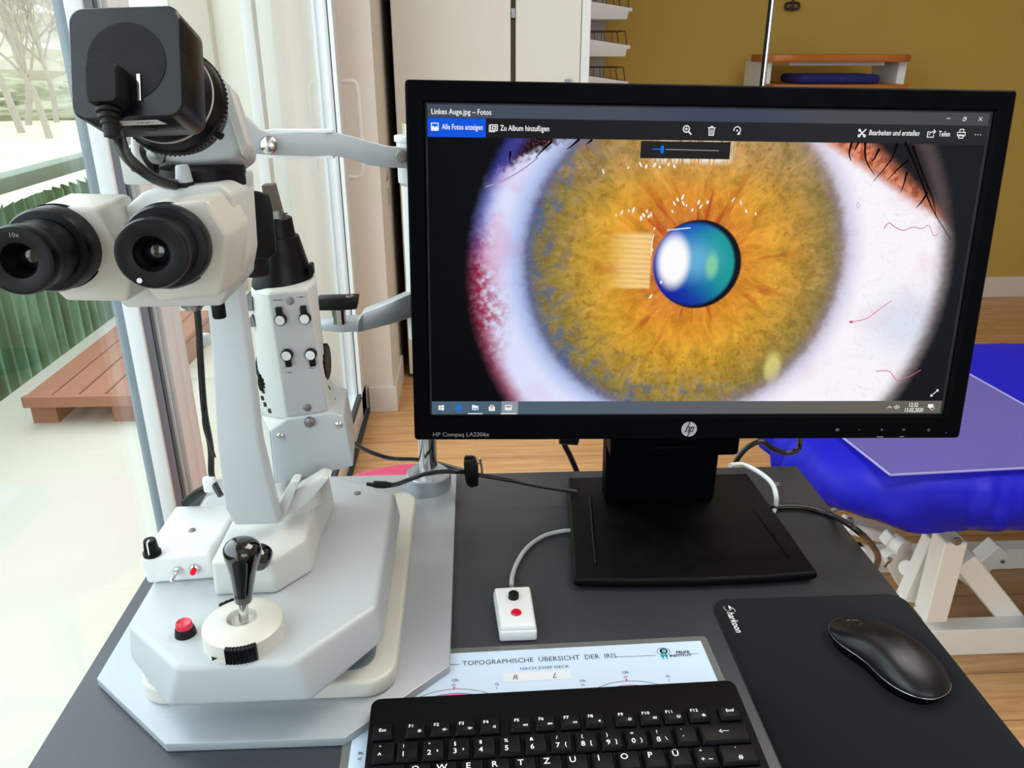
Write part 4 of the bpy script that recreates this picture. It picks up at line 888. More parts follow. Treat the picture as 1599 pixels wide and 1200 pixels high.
# blue-grey flecks in the outer left and lower iris
fl = mul(mul(g.mapr(g.noise(P2, .075, 3, .5), .46, .68), g.mapr(rn, .62, .90)), g.mapr(add(X, mul(Y, .6)), 190, 60))
col = g.mix(mul(fl, .75), col, lin('4C6284')); col = g.mix(mul(mul(g.mapr(wc, .58, .7), g.mapr(rn, .6, .85)), .5), col, lin('9CA0A0'))
# square pale reflection left of the pupil
rx = mul(g.mapr(X, 152, 182), g.mapr(X, 208, 205)); ry = mul(g.mapr(Y, -163, -161), g.mapr(Y, -108, -113)); wv = g.math('SINE', add(mul(Y, 1.35), mul(X, .05)))
col = g.mix(mul(mul(mul(rx, ry), g.mapr(X, 158, 195)), add(.62, mul(wv, .2))), col, lin('FFDCA4')); col = g.mix(mul(mul(rx, ry), .22), col, lin('FFE060'))
# bright band below the popup
bd = mul(mul(g.mapr(X, 195, 215), g.mapr(X, 285, 262)), mul(g.mapr(Y, -50, -44), g.mapr(g.noise(g.comb(mul(X, .5), mul(Y, .05), 0.), 1., 3), .40, .55)))
col = g.mix(mul(bd, .85), col, lin('FFF2DC'))
# pale oval lower right
ro, _, _ = dist(333., -240., 9., 17.); col = g.mix(mul(g.mapr(add(ro, mul(sub(wc, .5), .5)), 1.25, .5), .7), col, lin('E8E08A'))
# sclera
scl = g.mix(g.mapr(X, 60, 330), lin('DDE2FF'), lin('FBF8FF')); scl = g.mix(mul(g.mapr(wa, .5, .7), .22), scl, lin('E8B8D0'))
sb, _, _ = dist(462., -195., 45., 40.); scl = g.mix(mul(g.mapr(sb, 1.2, .2), .35), scl, lin('9CBCD8'))
redm = mul(g.mapr(add(X, mul(sub(wa, .5), 60.)), 78, 42), g.mapr(wb, .30, .62)); scl = g.mix(mul(mul(redm, g.mapr(Y, -90, -130)), .95), scl, lin('A8184C')); scl = g.mix(mul(mul(g.mapr(wa, .48, .62), g.mapr(X, 110, 60)), .4), scl, lin('D890B8'))
vein = g.noise(g.comb(mul(X, .03), mul(Y, .05), 3.), 1., 4, .6, 1.2); scl = g.mix(mul(mul(g.mapr(g.math('ABSOLUTE', sub(vein, .5)), .012, .0), g.mapr(X, 340, 420)), .22), scl, lin('D88098'))
limb = g.mapr(add(r, mul(sub(wb, .5), 7.)), 147, 164)
col = g.mix(mul(g.mapr(r, 138, 152), .5), col, g.mix(g.mapr(X, 140, 300), lin('3E5AA8'), lin('9A8898')))
col = g.mix(limb, col, scl)
halo = mul(g.mapr(r, 176, 156), limb); col = g.mix(mul(halo, .55), col, g.mix(g.mapr(X, 120, 300), lin('86A8E8'), lin('C8BEE0')))
# pupil
pin = g.mapr(add(rp, mul(ca_, -1.5)), 42.5, 40.5); col = g.mix(pin, col, lin('0A0818'))
teal = g.mix(g.mapr(X, 225, 275), lin('1A5CC8'), lin('1A9A9C')); teal = g.mix(mul(g.mapr(add(Y, mul(X, .6)), 20, -35), .95), teal, lin('0A1C9C')); teal = g.mix(mul(g.mapr(Y, -112, -98), .8), teal, lin('1838B0'))
gl_, _, _ = dist(245., -135., 34., 26.); teal = g.mix(mul(g.mapr(gl_, 1.1, .1), .6), teal, lin('7CC8EC'))
gh, _, _ = dist(228., -136., 13., 21.); teal = g.mix(g.mapr(gh, 1.45, .75), teal, lin('FFFFFF'))
gy, _, _ = dist(264.5, -140., 6., 12.); teal = g.mix(mul(g.mapr(gy, 1.4, .4), .75), teal, lin('8ED8A0'))
col = g.mix(g.mapr(add(rp, mul(ca_, 2.2)), 40.5, 36.5), col, teal)
# eyelid skin top right with the dark beyond it
ld = add(mul(sub(X, 352.), .50), mul(add(Y, 29.), .86)); ld = add(add(ld, mul(sub(wb, .5), 11.)), 9.)
skin = g.mix(g.mapr(wb, .4, .6), lin('A85030'), lin('E09070')); col = g.mix(g.mapr(ld, 9, 20), col, skin); 
col = g.mix(g.mapr(add(ld, mul(sub(X, 420.), .20)), 24, 40), col, lin('15151A'))
# upper left lash shadow
ul = add(mul(sub(X, 130.), -.42), mul(add(Y, 52.), .9)); ul = add(add(ul, mul(sub(wb, .5), 22.)), -17.); col = g.mix(g.mapr(ul, 3, 13), col, g.mix(g.mapr(wc, .5, .62), lin('0C060C'), lin('6A2430')))
# round field of view with a soft coloured rim
rf, _, _ = dist(263., -148., 1.0, 1.0); rf = add(rf, mul(sub(wb, .5), 5.)); rf = add(rf, mul(g.mapr(X, 250, 450), -6.))
rim = g.mapr(rf, 206, 224); rimc = g.mix(g.mapr(Y, -90, -150), lin('4A50C0'), lin('9A1040')); rimc = g.mix(g.mapr(X, 200, 400), rimc, lin('6A5A58'))
col = g.mix(mul(rim, .8), col, rimc)
dark = g.mix(g.mapr(X, 60, 480), lin('03040A'), lin('16181E')); col = g.mix(g.mapr(rf, 214, 232), col, dark)  # black lifted towards the right: screen glare painted into the picture
# window chrome of the viewer: title bar, tool bar, blue button, task bar, slider popup
step = lambda v, e, w=.25: g.mapr(v, e-w, e+w, 0., 1., False)
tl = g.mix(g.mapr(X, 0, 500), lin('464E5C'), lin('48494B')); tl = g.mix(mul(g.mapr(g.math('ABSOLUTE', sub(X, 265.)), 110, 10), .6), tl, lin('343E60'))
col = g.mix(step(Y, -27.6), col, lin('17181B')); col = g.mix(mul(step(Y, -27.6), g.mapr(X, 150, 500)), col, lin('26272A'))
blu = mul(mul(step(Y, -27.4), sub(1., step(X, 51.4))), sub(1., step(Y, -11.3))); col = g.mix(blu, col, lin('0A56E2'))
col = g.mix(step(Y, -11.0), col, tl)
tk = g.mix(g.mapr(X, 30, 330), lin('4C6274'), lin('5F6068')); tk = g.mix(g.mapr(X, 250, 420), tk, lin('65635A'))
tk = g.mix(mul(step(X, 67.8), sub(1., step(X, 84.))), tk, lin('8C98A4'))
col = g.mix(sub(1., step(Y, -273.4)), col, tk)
pa, pb2 = S(1001, 220), S(1139, 249)
pop = mul(mul(step(X, pa[0]*1000), sub(1., step(X, pb2[0]*1000))), mul(step(Y, pb2[1]*1000), sub(1., step(Y, pa[1]*1000)))); col = g.mix(pop, col, lin('1C1B1B'))
# screen surface: emitted picture under a matt anti-glare film
em = g.n('ShaderNodeEmission'); g.put(em.inputs[0], col); em.inputs[1].default_value = .97*EXK
gs = g.n('ShaderNodeBsdfGlossy'); gs.inputs['Roughness'].default_value = .35; gs.inputs['Color'].default_value = (.005, .005, .005, 1)
ads = g.n('ShaderNodeAddShader'); g.t.links.new(em.outputs[0], ads.inputs[0]); g.t.links.new(gs.outputs[0], ads.inputs[1]); g.t.links.new(ads.outputs[0], g.out.inputs[0])
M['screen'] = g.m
b = BM(); loft(b, [[SP3(x, y, -.003) for x, y in ((-.002, .0015), (.513, .0015), (.513, -.288), (-.002, -.288))], [SP3(x, y, -.0012) for x, y in ((-.002, .0015), (.513, .0015), (.513, -.288), (-.002, -.288))]]); K(b, 'screen_surround', 'ink', hou, 0)
b = BM(); loft(b, [[SP3(x, y, -.0011) for x, y in ((0, 0), (W_, 0), (W_, -H_), (0, -H_))], [SP3(x, y, 0) for x, y in ((0, 0), (W_, 0), (W_, -H_), (0, -H_))]])
# keep the object frame on the screen so that the picture stays put
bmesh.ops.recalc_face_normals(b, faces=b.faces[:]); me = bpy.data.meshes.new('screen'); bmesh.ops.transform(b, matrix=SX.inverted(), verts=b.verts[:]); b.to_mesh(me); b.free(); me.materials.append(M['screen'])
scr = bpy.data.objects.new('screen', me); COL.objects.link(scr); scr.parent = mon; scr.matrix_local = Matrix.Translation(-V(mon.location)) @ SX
scr['label'] = 'lit display showing the enlarged amber iris'
def onscr(bm, name, m, s=0):
    bmesh.ops.transform(bm, matrix=SX.inverted(), verts=bm.verts[:]); me = bpy.data.meshes.new(name); bm.to_mesh(me); bm.free(); me.materials.append(m)
    o = bpy.data.objects.new(name, me); COL.objects.link(o); o.parent = scr; return o
EW, EG, EB, EK, ER = emit('ui_white', 'F2F2F2'), emit('ui_grey', '9A9A9A'), emit('ui_blue', '0A78E8'), emit('lash_dark', '120A0C', 1), emit('vein_red', 'D8708C', 1)
L1, L2 = layer(.0002), layer(.0003)
def TX(bm, s, px, py, size, **k): x, y = S(px, py); return text_bm(bm, s, size, L1 @ Matrix.Translation((x, y, 0)), **k)
b = BM(); TX(b, 'Linkes Auge.jpg – Fotos', 673, 178, .0066, bold=.012, sx=.84); onscr(b, 'screen_lettering', EW)
b = BM(); TX(b, 'Alle Fotos anzeigen', 690, 202, .0066, bold=.012, sx=.70); onscr(b, 'screen_lettering', EW)
b = BM(); TX(b, 'Zu Album hinzufügen', 781, 204, .0067, bold=.014, sx=.76); onscr(b, 'screen_lettering', EW)
b = BM(); TX(b, 'Bearbeiten und erstellen', 1356, 211, .0066, bold=.014, sx=.72, shear=.15); onscr(b, 'screen_lettering', EW)
b = BM(); TX(b, 'Teilen', 1465, 213, .0066, bold=.014, sx=.66); onscr(b, 'screen_lettering', EW)
b = BM(); TX(b, '12:32', 1418, 635.5, .0060, bold=.012, sx=.76); onscr(b, 'screen_lettering', EW)
b = BM(); TX(b, '13.02.2020', 1411, 643.5, .0060, bold=.012, sx=.74, shear=.1); onscr(b, 'screen_lettering', EW)
def IC(px, py): x, y = S(px, py); return L1 @ Matrix.Translation((x, y, 0)) @ Matrix.Scale(.001, 4)
def icon(name, fn_, m=None):
    b = BM(); fn_(b); onscr(b, name, m or EW)
lw = .8
def f(b):
    M_ = IC(679, 198); line(b, M_, [(-3, -3), (3, -3), (3, 3), (-3, 3)], lw, True); poly(b, M_, [(-3, -3), (3, -3), (3, -1), (1.2, .8), (0, -.6), (-1.4, 1), (-3, -.6)])
icon('photo_icon', f)
def f(b):
    M_ = IC(771, 200); line(b, M_, [(-3, -2.2), (3.2, -2.2), (3.2, 2.6), (-3, 2.6)], lw, True); line(b, M_, [(-1.2, -.8), (1.8, -.8), (1.8, 1.2), (-1.2, 1.2)], lw, True); line(b, M_, [(-4, 2.6), (-4, -3.2), (1, -3.2)], .6)
icon('album_icon', f)
def f(b):
    M_ = IC(1073, 203); line(b, M_, circ(-.8, .8, 2.8), .9, True); line(b, M_, [(1.3, -1.3), (3.8, -3.8)], 1.2); line(b, M_, [(-2.2, .8), (.6, .8)], .7); line(b, M_, [(-.8, -.6), (-.8, 2.2)], .7)
icon('zoom_icon', f)
def f(b):
    M_ = IC(1111, 204); line(b, M_, [(-2.4, 2), (-2, -4), (2, -4), (2.4, 2)], .8); line(b, M_, [(-3.2, 2.4), (3.2, 2.4)], .8); line(b, M_, [(-1, 3.4), (1, 3.4)], .9)
    for x in (-.9, 0, .9): line(b, M_, [(x, 1), (x, -3)], .4)
icon('bin_icon', f)
def f(b):
    M_ = IC(1151, 204); line(b, M_, circ(0, .3, 3, 20, 190, -60), .8); poly(b, M_, [(.2, -3.8), (3.4, -3.2), (1.2, -1)]); poly(b, M_, circ(0, 0, .8, 8))
icon('rotate_icon', f)
def f(b):
    M_ = IC(1346, 208); line(b, M_, [(-3.2, -3.2), (3.2, 3.2)], 1.1); line(b, M_, [(-3.2, 3.2), (3.2, -3.2)], 1.1); line(b, M_, circ(-2.4, -2.2, 1.2, 10), .5, True); line(b, M_, circ(2.4, -2.2, 1.2, 10), .5, True); line(b, M_, circ(-2.6, 2.4, 1, 10), .5, True)
icon('edit_icon', f)
def f(b):
    M_ = IC(1454, 209); line(b, M_, [(-1.5, 1.6), (-3.4, 1.6), (-3.4, -3), (2.4, -3), (2.4, -1)], .7); line(b, M_, [(-1.8, -1.2), (-1, 1), (1.2, 1.8), (3.4, 1.8)], .7); line(b, M_, [(1.8, 3.6), (3.8, 1.8), (1.8, 0)], .7)
icon('share_icon', f)
def f(b):
    M_ = IC(1501, 209); line(b, M_, [(-3.6, -1.8), (-3.6, 1.2), (3.6, 1.2), (3.6, -1.8)], .7, True); line(b, M_, [(-1.8, 1.2), (-1.8, 3.8), (1.8, 3.8), (1.8, 1.2)], .7); line(b, M_, [(-2, -3.8), (2, -3.8), (2, -1), (-2, -1)], .7, True)
icon('printer_icon', f)
for k, px in enumerate((1523, 1527, 1531)): 
    def f(b, px=px): poly(b, IC(px, 210.5), circ(0, 0, .45, 8))
    icon('menu_dot', f)
icon('menu_chevron', lambda b: line(b, IC(1434, 209), [(-1.2, .5), (0, -.6), (1.2, .5)], .5), EB)
icon('minimise_mark', lambda b: line(b, IC(1481, 185), [(-1.5, 0), (1.5, 0)], .5))
icon('window_mark', lambda b: (line(b, IC(1506, 186), [(-1.4, -1.4), (.8, -1.4), (.8, .8), (-1.4, .8)], .45, True), line(b, IC(1506, 186), [(-.6, 1.5), (1.5, 1.5), (1.5, -.6)], .45)))
icon('close_mark', lambda b: (line(b, IC(1531, 186), [(-1.6, -1.6), (1.6, 1.6)], .45), line(b, IC(1531, 186), [(-1.6, 1.6), (1.6, -1.6)], .45)))
M_s = L1
icon('slider_track', lambda b: line(b, L1, [S(1040, 233.5), S(1122, 235.5)], .0007), EG)
icon('slider_handle', lambda b: (line(b, L2, [S(1019, 233), S(1032, 233.3)], .0008), poly(b, L2, [(S(1034, 233.5)[0]+x, S(1034, 233.5)[1]+y) for x, y in circ(0, 0, .0016, 12, ry=.0038)])), EB)
def f(b):
    M_ = IC(1459, 614); line(b, M_, [(-3, -3), (3, 3)], .8)
    poly(b, M_, [(3.8, 3.8), (1, 3.6), (3.6, 1)]); poly(b, M_, [(-3.8, -3.8), (-1, -3.6), (-3.6, -1)])
icon('fullscreen_arrow', f)
def f(b):
    M_ = IC(1389, 636); line(b, M_, [(-1.9, -1), (0, .9), (1.9, -1)], .6)
icon('tray_chevron', f)
def f(b):
    M_ = IC(1400, 636); line(b, M_, [(-2.2, -.8), (-1.2, -.8), (0, -2), (0, 2), (-1.2, .8), (-2.2, .8)], .45, True)
    line(b, M_, circ(0, 0, 1.5, 6, -45, 45), .4); line(b, M_, circ(0, 0, 2.5, 8, -45, 45), .4)
icon('speaker_icon', f)
def f(b):
    M_ = IC(1453, 635); poly(b, M_, [(-2.8, 2.4), (2.6, 2.4), (2.6, -1.2), (.6, -1.2), (-.8, -2.4), (-.8, -1.2), (-2.8, -1.2)]); line(b, M_, circ(2.2, -1.8, 1.9, 14), .35, True)
icon('message_icon', f)
def f(b):
    M_ = IC(689, 637)
    for x0, y0, x1, y1 in ((-2.7, .3, -.3, 2.2), (.1, .3, 2.7, 2.6), (-2.7, -2.2, -.3, -.1), (.1, -2.6, 2.7, -.1)): poly(b, M_, [(x0, y0), (x1, y0), (x1, y1), (x0, y1)])
icon('start_icon', f)
def f(b):
    M_ = IC(716, 637.5); line(b, M_, circ(0, 0, 2.5, 20, -40, -360), 1.5); line(b, M_, [(-2.4, .2), (2.6, .2)], 1.0)
icon('browser_icon', f, EB)
def f(b):
    M_ = IC(742, 637); poly(b, M_, [(-3, -2.4), (3, -2.4), (3, 2), (.2, 2), (-.4, 2.8), (-3, 2.8)])
icon('folder_icon', f)
icon('folder_band', lambda b: line(b, L2 @ Matrix.Translation((*S(742, 638.5), 0)) @ Matrix.Scale(.001, 4), [(-1.6, -1.2), (-1.6, .4), (1.6, .4), (1.6, -1.2)], .8), EB)
def f(b):
    M_ = IC(768, 638); poly(b, M_, [(-3, -2.6), (3, -2.6), (3, 1.8), (-3, 1.8)]); line(b, M_, [(-1.3, 1.8), (-1.3, 3.2), (1.3, 3.2), (1.3, 1.8)], .6)
icon('shop_icon', f)
def f(b):
    for c, (x, y) in zip(('F04A20', '80B820', '20A0E8', 'F0B820'), ((-1.1, .6), (.3, .6), (-1.1, -.8), (.3, -.8))):
        poly(b, IC(768, 638) @ Matrix.Translation((0, 0, .1)), [(x, y), (x+1, y), (x+1, y+1), (x, y+1)])
icon('shop_squares', f, emit('ui_amber', 'D88A30'))
def f(b):
    M_ = IC(794, 637); line(b, M_, [(-3, -2.2), (3, -2.2), (3, 2.4), (-3, 2.4)], .8, True); poly(b, M_, [(-3, -2.4), (3, -2.4), (3, -1), (1.2, .8), (0, -.6), (-1.4, 1), (-3, -.6)])
icon('photo_icon', f)
icon('taskbar_underline', lambda b: line(b, L1, [S(731, 646.2), S(753, 646.2)], .0009))
icon('taskbar_underline', lambda b: line(b, L1, [S(782, 646.3), S(806, 646.3)], .0009))
icon('mouse_pointer', lambda b: line(b, IC(1340, 321), [(-1.2, 3), (-1.2, -2), (0, -1), (1, -2.6), (1.4, -.6), (2, 0)], .3, True), EG)
# lashes and veins drawn in the displayed picture
def taper(b, M_, pts, w0, w1):
    ps = [V((p[0], p[1], 0)) for p in pts]; ps = spline(ps, 6)
    for i in range(len(ps)-1):
        wi = w0+(w1-w0)*i/(len(ps)-1); wj = w0+(w1-w0)*(i+1)/(len(ps)-1); d = (ps[i+1]-ps[i]).normalized(); q = V((-d.y, d.x, 0))
        b.faces.new([b.verts.new(M_@v) for v in (ps[i]-q*wi/2, ps[i+1]-q*wj/2, ps[i+1]+q*wj/2, ps[i]+q*wi/2)])
for pts in ([(1330, 222), (1326, 240), (1329, 252)], [(1341, 222), (1334, 236)], [(1351, 222), (1352, 250), (1366, 274)], [(1373, 232), (1365, 248), (1361, 252)], [(1401, 224), (1391, 250), (1363, 284)],
            [(1419, 250), (1404, 262), (1385, 282)], [(1416, 268), (1412, 285), (1406, 301)], [(1413, 222), (1426, 250), (1442, 292), (1452, 318), (1462, 338), (1484, 374)], [(1425, 228), (1440, 270), (1456, 310), (1461, 336)], [(1448, 300), (1440, 314), (1430, 325)],
            [(905, 217), (893, 228), (885, 233)], [(862, 221), (846, 236), (836, 247)], [(797, 236), (796, 245), (795, 253)], [(925, 218), (915, 226)]):
    b = BM(); taper(b, L1, [S(*p) for p in pts], .0024, .0005); onscr(b, 'eyelash_in_picture', EK)
b = BM(); taper(b, L1, [S(*p) for p in [(840, 246), (820, 262), (790, 280), (758, 292)]], .0012, .0010); onscr(b, 'eyelash_in_picture', emit('lash_soft', '9A98BC', 1))
for pts in ([(1380, 357), (1388, 348), (1396, 354), (1410, 360), (1425, 355), (1440, 357), (1450, 352), (1458, 368), (1466, 364)], [(1328, 503), (1352, 498), (1372, 484), (1392, 470)], [(1368, 580), (1388, 580), (1400, 594), (1412, 590), (1420, 588), (1438, 578)]):
    b = BM(); taper(b, L1, [S(*p) for p in pts], .0009, .0006); onscr(b, 'vein_in_picture', ER)
b = BM(); poly(b, L1, [(S(1329, 503)[0]+x, S(1329, 503)[1]+y) for x, y in circ(0, 0, .0018, 10, ry=.0013)]); onscr(b, 'vein_in_picture', emit('vein_spot', 'D03050', 1))
# white sparkles around the pupil
rs = random.Random(5)
spk = [(1001, 341), (1005, 336), (1013, 338), (1017, 335), (1010, 330), (982, 329), (989, 328), (971, 332), (962, 336), (1050, 330), (1053, 318), (1058, 312), (1066, 308), (1067, 318), (1072, 321), (1081, 328), (1094, 323), (1091, 316), (1105, 316), (1145, 312), (1157, 317), (1165, 330), (1022, 357), (1018, 390), (1000, 257), (1009, 260), (1022, 258), (1030, 261), (1044, 257), (1053, 260), (1180, 334), (981, 262), (942, 268), (1016, 463), (1032, 441)]
for px, py in spk:
    b = BM(); x, y = S(px, py); a = rs.uniform(-.6, .6); l, w2 = rs.uniform(.0012, .0028), rs.uniform(.0006, .0012); ps = [(x+math.cos(k)*w2*math.cos(a)-math.sin(k)*l*math.sin(a), y+math.cos(k)*w2*math.sin(a)+math.sin(k)*l*math.cos(a)) for k in [i*PI/5 for i in range(10)]]
    poly(b, L1, ps); onscr(b, 'sparkle_in_picture', EW)
b = BM(); taper(b, L1, [S(1017, 400), S(1018, 380), S(1021, 366)], .0006, .0010); onscr(b, 'sparkle_in_picture', EW)
b = BM(); taper(b, L1, [S(1041, 360), S(1058, 358), S(1078, 356)], .0013, .0013); onscr(b, 'sparkle_in_picture', emit('ui_pale', 'C8D0F0'))
# bezel print: round emblem, model name, button marks
LB = layer(.00415)
def LBp(px, py):
    r_ = ray(px, py); o_ = SP3(0, 0, .004); t = (o_-EYE).dot(SN)/r_.dot(SN); q = SRT @ (EYE+r_*t-ST); return (q.x, q.y)
cxl, cyl_ = LBp(1076, 670.5)
b = BM(); poly(b, LB, circ(cxl, cyl_, .0078, 40)); K(b, 'emblem_disc', 'logo', hou, 0)
b = BM(); EMX = layer(.0043) @ Matrix.Translation((cxl, cyl_, 0)) @ Matrix.Scale(.001, 4)
sh_ = lambda l: [(x+.36*y, y) for x, y in l]
line(b, EMX, sh_([(-2.5, 7.6), (-2.5, -3)]), 1.15); line(b, EMX, sh_([(-2.6, 2.2), (.1, 2.2), (.1, -3)]), 1.1)
line(b, EMX, sh_([(1.7, 2.2), (1.7, -7.6)]), 1.15); line(b, EMX, sh_([(1.7, 2.2), (4.2, 2.2), (4.2, -2.5), (1.9, -2.5)]), 1.05); K(b, 'emblem_letters', 'ink', hou, 0)
b = BM(); x, y = LBp(675.5, 682); text_bm(b, 'HP Compaq LA2306x', .0061, LB @ Matrix.Translation((x, y, 0)), sx=1.02); K(b, 'model_lettering', 'dimprint', hou, 0)
for nm, px, py, ls in (('button_mark', 1307, 671.5, [[(-1.2, -1), (1.6, -1), (1.6, 1.2), (-1.2, 1.2), (-1.2, -1)], [(-.4, 0), (1, 0)]]), ('button_mark', 1342, 671.5, [[(-1.2, 0), (1.2, 0)]]), ('button_mark', 1377, 671.5, [[(-1.1, 0), (1.1, 0)], [(0, -1.1), (0, 1.1)]]), ('button_mark', 1411, 671.5, [[(-1.6, .5), (1.6, .5)], [(-1.6, -.5), (1.6, -.5)]]), ('button_mark', 1450, 672, [circ(0, 0, 1.1, 12)+[(1.1, 0)], [(0, .2), (0, 1.5)]]), ('button_word', 1374, 682.5, [[(-3, 0), (3, 0)]]), ('button_word', 1408, 682, [[(-2, 0), (2, 0)]])):
    b = BM(); M_ = LB @ Matrix.Translation((*LBp(px, py), 0)) @ Matrix.Scale(.001, 4)
    for l_ in ls: line(b, M_, l_, .45 if nm == 'button_mark' else .8)
    K(b, nm, 'dimprint', hou, 0)
b = BM(); M_ = LB @ Matrix.Translation((*LBp(1477.5, 676), 0)) @ Matrix.Scale(.001, 4); poly(b, M_, circ(0, 0, .5, 10)); K(b, 'power_light', emit('blue_led', '5058FF'), hou, 0)
# stand: foot plate, column, hinge
bt = [(.0915, .6410), (.150, .6365), (.212, .6350), (.275, .6362), (.3325, .6400), (.3275, .842), (.1085, .842)]
b = BM(); loft(b, [[(x, y, TZ+.0005) for x, y in off(bt, -.004)], [(x, y, TZ+.006) for x, y in bt], [(x, y, TZ+.011) for x, y in bt], [(x, y, TZ+.0125) for x, y in off(bt, -.002)]]); ft = K(bev(b, .0025, 3, 15), 'foot_plate', 'foot', None, 40)
b = BM()
for l_ in ([(922, 778), (926, 830), (931, 882)], [(1176, 795), (1206, 835), (1231, 870)]):
    ps = [P(*p, z=TZ+.0126) for p in l_]; tube(b, ps, .0016, 6, 4)
K(b, 'foot_ridges', 'foot', ft, 60)
yc_ = .775
b = BM(); loft(b, [[(.143, yc_+.002, TZ+.013), (.268, yc_+.002, TZ+.013), (.268, yc_+.03, TZ+.013), (.143, yc_+.03, TZ+.013)], [(.138, yc_+.004, 1.10), (.272, yc_+.004, 1.10), (.272, yc_+.03, 1.10), (.138, yc_+.03, 1.10)]]); K(bev(b, .005, 4), 'stand_column', 'monitor', None)
b = BM(); a_, e_ = P(953, 717, y=.742), P(1153, 716, y=.742); bx(b, a_.x, e_.x, .742, .772, a_.z, .93); hg = K(bev(b, .004, 4), 'tilt_hinge', 'monitor', None)
b = BM(); bx(b, a_.x+.045, e_.x-.045, .7405, .743, a_.z+.012, a_.z+.0135); K(b, 'hinge_lip', 'foot', hg)
b = BM(); box(b, (a_.x-.0015, .752, .885), (.0012, .02, .04)); K(b, 'metal_latch', 'steel', hg)

# ------------------------------------------------------------------ card, mat, mouse, remote
zc = TZ+.0011
A0 = P(1094, 1001, z=zc); ux = (P(1094, 1001, z=zc)-P(720, 1020, z=zc)); ux.z = 0; ux.normalize(); uy = V((-ux.y, ux.x, 0)); UC = Matrix(((ux.x, uy.x, 0, A0.x), (ux.y, uy.y, 0, A0.y), (0, 0, 1, zc), (0, 0, 0, 1)))
crd = thing('laminated_chart', (.05, .48, TZ), 'laminated pale blue iris chart lying half under the keyboard and base plate', 'chart')
b = BM(); prism(b, [UC@V((x, y, -.0009)) for x, y in rrect(-.3035, .0065, -.2165, .0065, .004, 4)], (0, 0, .0004)); po = finish(b, 'laminate_pouch', 'pouch', crd, 0)
b = BM(); prism(b, [UC@V((x, y, -.0005)) for x, y in ((-.297, -.21), (0, -.21), (0, 0), (-.297, 0))], (0, 0, .0004)); pa_ = finish(b, 'printed_sheet', 'paper', crd, 0)
def UP_(px, py): q = UC.inverted() @ P(px, py, z=zc); return q.x, q.y
def onc(b, nm, m): return finish(b, nm, m, pa_, 0)
U1, U2, U3 = (UC @ Matrix.Translation((0, 0, .00003*k)) for k in (1, 2, 3))
b = BM(); text_bm(b, 'TOPOGRAPHISCHE  ÜBERSICHT  DER  IRIS', .0080, U1 @ Matrix.Translation((*UP_(722, 1040), 0)), sx=.885); onc(b, 'title_lettering', 'ink')
b = BM(); text_bm(b, 'NACH JOSEF DECK', .0044, U1 @ Matrix.Translation((*UP_(812, 1047), 0)), sx=1.12); onc(b, 'subtitle_lettering', 'ink')
b = BM(); text_bm(b, 'FELKE', .0040, U1 @ Matrix.Translation((*UP_(1056, 1021), 0)), bold=.04, sx=1.15); text_bm(b, 'INSTITUT', .0040, U1 @ Matrix.Translation((*UP_(1046, 1026.5), 0)), bold=.04, sx=1.15); onc(b, 'institute_lettering', 'ink')
b = BM(); line(b, U1, [UP_(702, 1038.5), UP_(718, 1038)], .0005); onc(b, 'rule', 'ink')
b = BM(); line(b, U1, [UP_(963, 1026.5), UP_(1024, 1024)], .0005); onc(b, 'rule', 'ink')
b = BM(); line(b, U1, [UP_(1079, 1021.8), UP_(1091, 1020.8)], .0005); onc(b, 'rule', 'ink')
x, y = UP_(1036, 1018)
b = BM(); line(b, U1, circ(x, y, .0056, 24, ry=.0046), .0005, True); onc(b, 'emblem_outline', 'ink')
b = BM(); line(b, U2, circ(x+.0004, y+.0005, .0027, 16), .0017, True); line(b, U2, [(x-.0020, y+.002), (x-.0022, y-.0085)], .0018); line(b, U2, [(x-.004, y-.0055), (x+.002, y-.0055)], .0012); line(b, U2, [(x+.0008, y-.003), (x+.0012, y-.009)], .0016); onc(b, 'emblem_letter', 'cteal')
b = BM(); poly(b, U3, circ(x+.0004, y+.0005, .0008, 10)); onc(b, 'emblem_dot', 'ink')
x, y = UP_(840, 1057); b = BM(); poly(b, U1, [UP_(784, 1052), UP_(890, 1047), UP_(894, 1060), UP_(788, 1066)]); onc(b, 'paper_strip', 'sticker')
b = BM(); text_bm(b, 'R', .0080, U2 @ Matrix.Translation((*UP_(800, 1062), 0)), shear=.25); text_bm(b, 'L', .0084, U2 @ Matrix.Translation((*UP_(862, 1059.5), 0)), shear=.45); onc(b, 'hand_lettering', 'ink')
for (px, py) in ((709, 1074.5), (978, 1062)):
    x, y = UP_(px, py); R_ = .058
    b = BM(); poly(b, U1, circ(x, y-R_-.0015, R_-.0045, 64)); onc(b, 'pink_disc', 'cpink')
    b = BM(); line(b, U2, circ(x, y-R_-.0015, R_, 90), .00045, True); onc(b, 'ring_line', 'ink')
    b = BM(); line(b, U2, circ(x, y-R_-.0015, R_-.0048, 90), .00045, True); onc(b, 'ring_line', 'ink')
    b = BM(); poly(b, U3, [(x-.0011, y+.0008), (x+.0011, y+.0008), (x, y-.0018)]); onc(b, 'red_pointer', 'cred')
    b = BM(); text_bm(b, '12h', .0040, U1 @ Matrix.Translation((x-.0022, y+.0072, 0)), bold=.02); text_bm(b, '60', .0034, U1 @ Matrix.Translation((x-.0018, y+.0022, 0))); onc(b, 'hour_lettering', 'ink')
    for t_, m_, dx_ in (('1h', '5', .0355), ('11h', '55', -.0375)):
        if px < 800 and dx_ < 0: continue
        b = BM(); text_bm(b, t_, .0036, U1 @ Matrix.Translation((x+dx_-.002, y+.0002, 0)), bold=.02); text_bm(b, m_, .0032, U1 @ Matrix.Translation((x+dx_-.0012, y-.0042, 0))); onc(b, 'hour_lettering', 'ink')
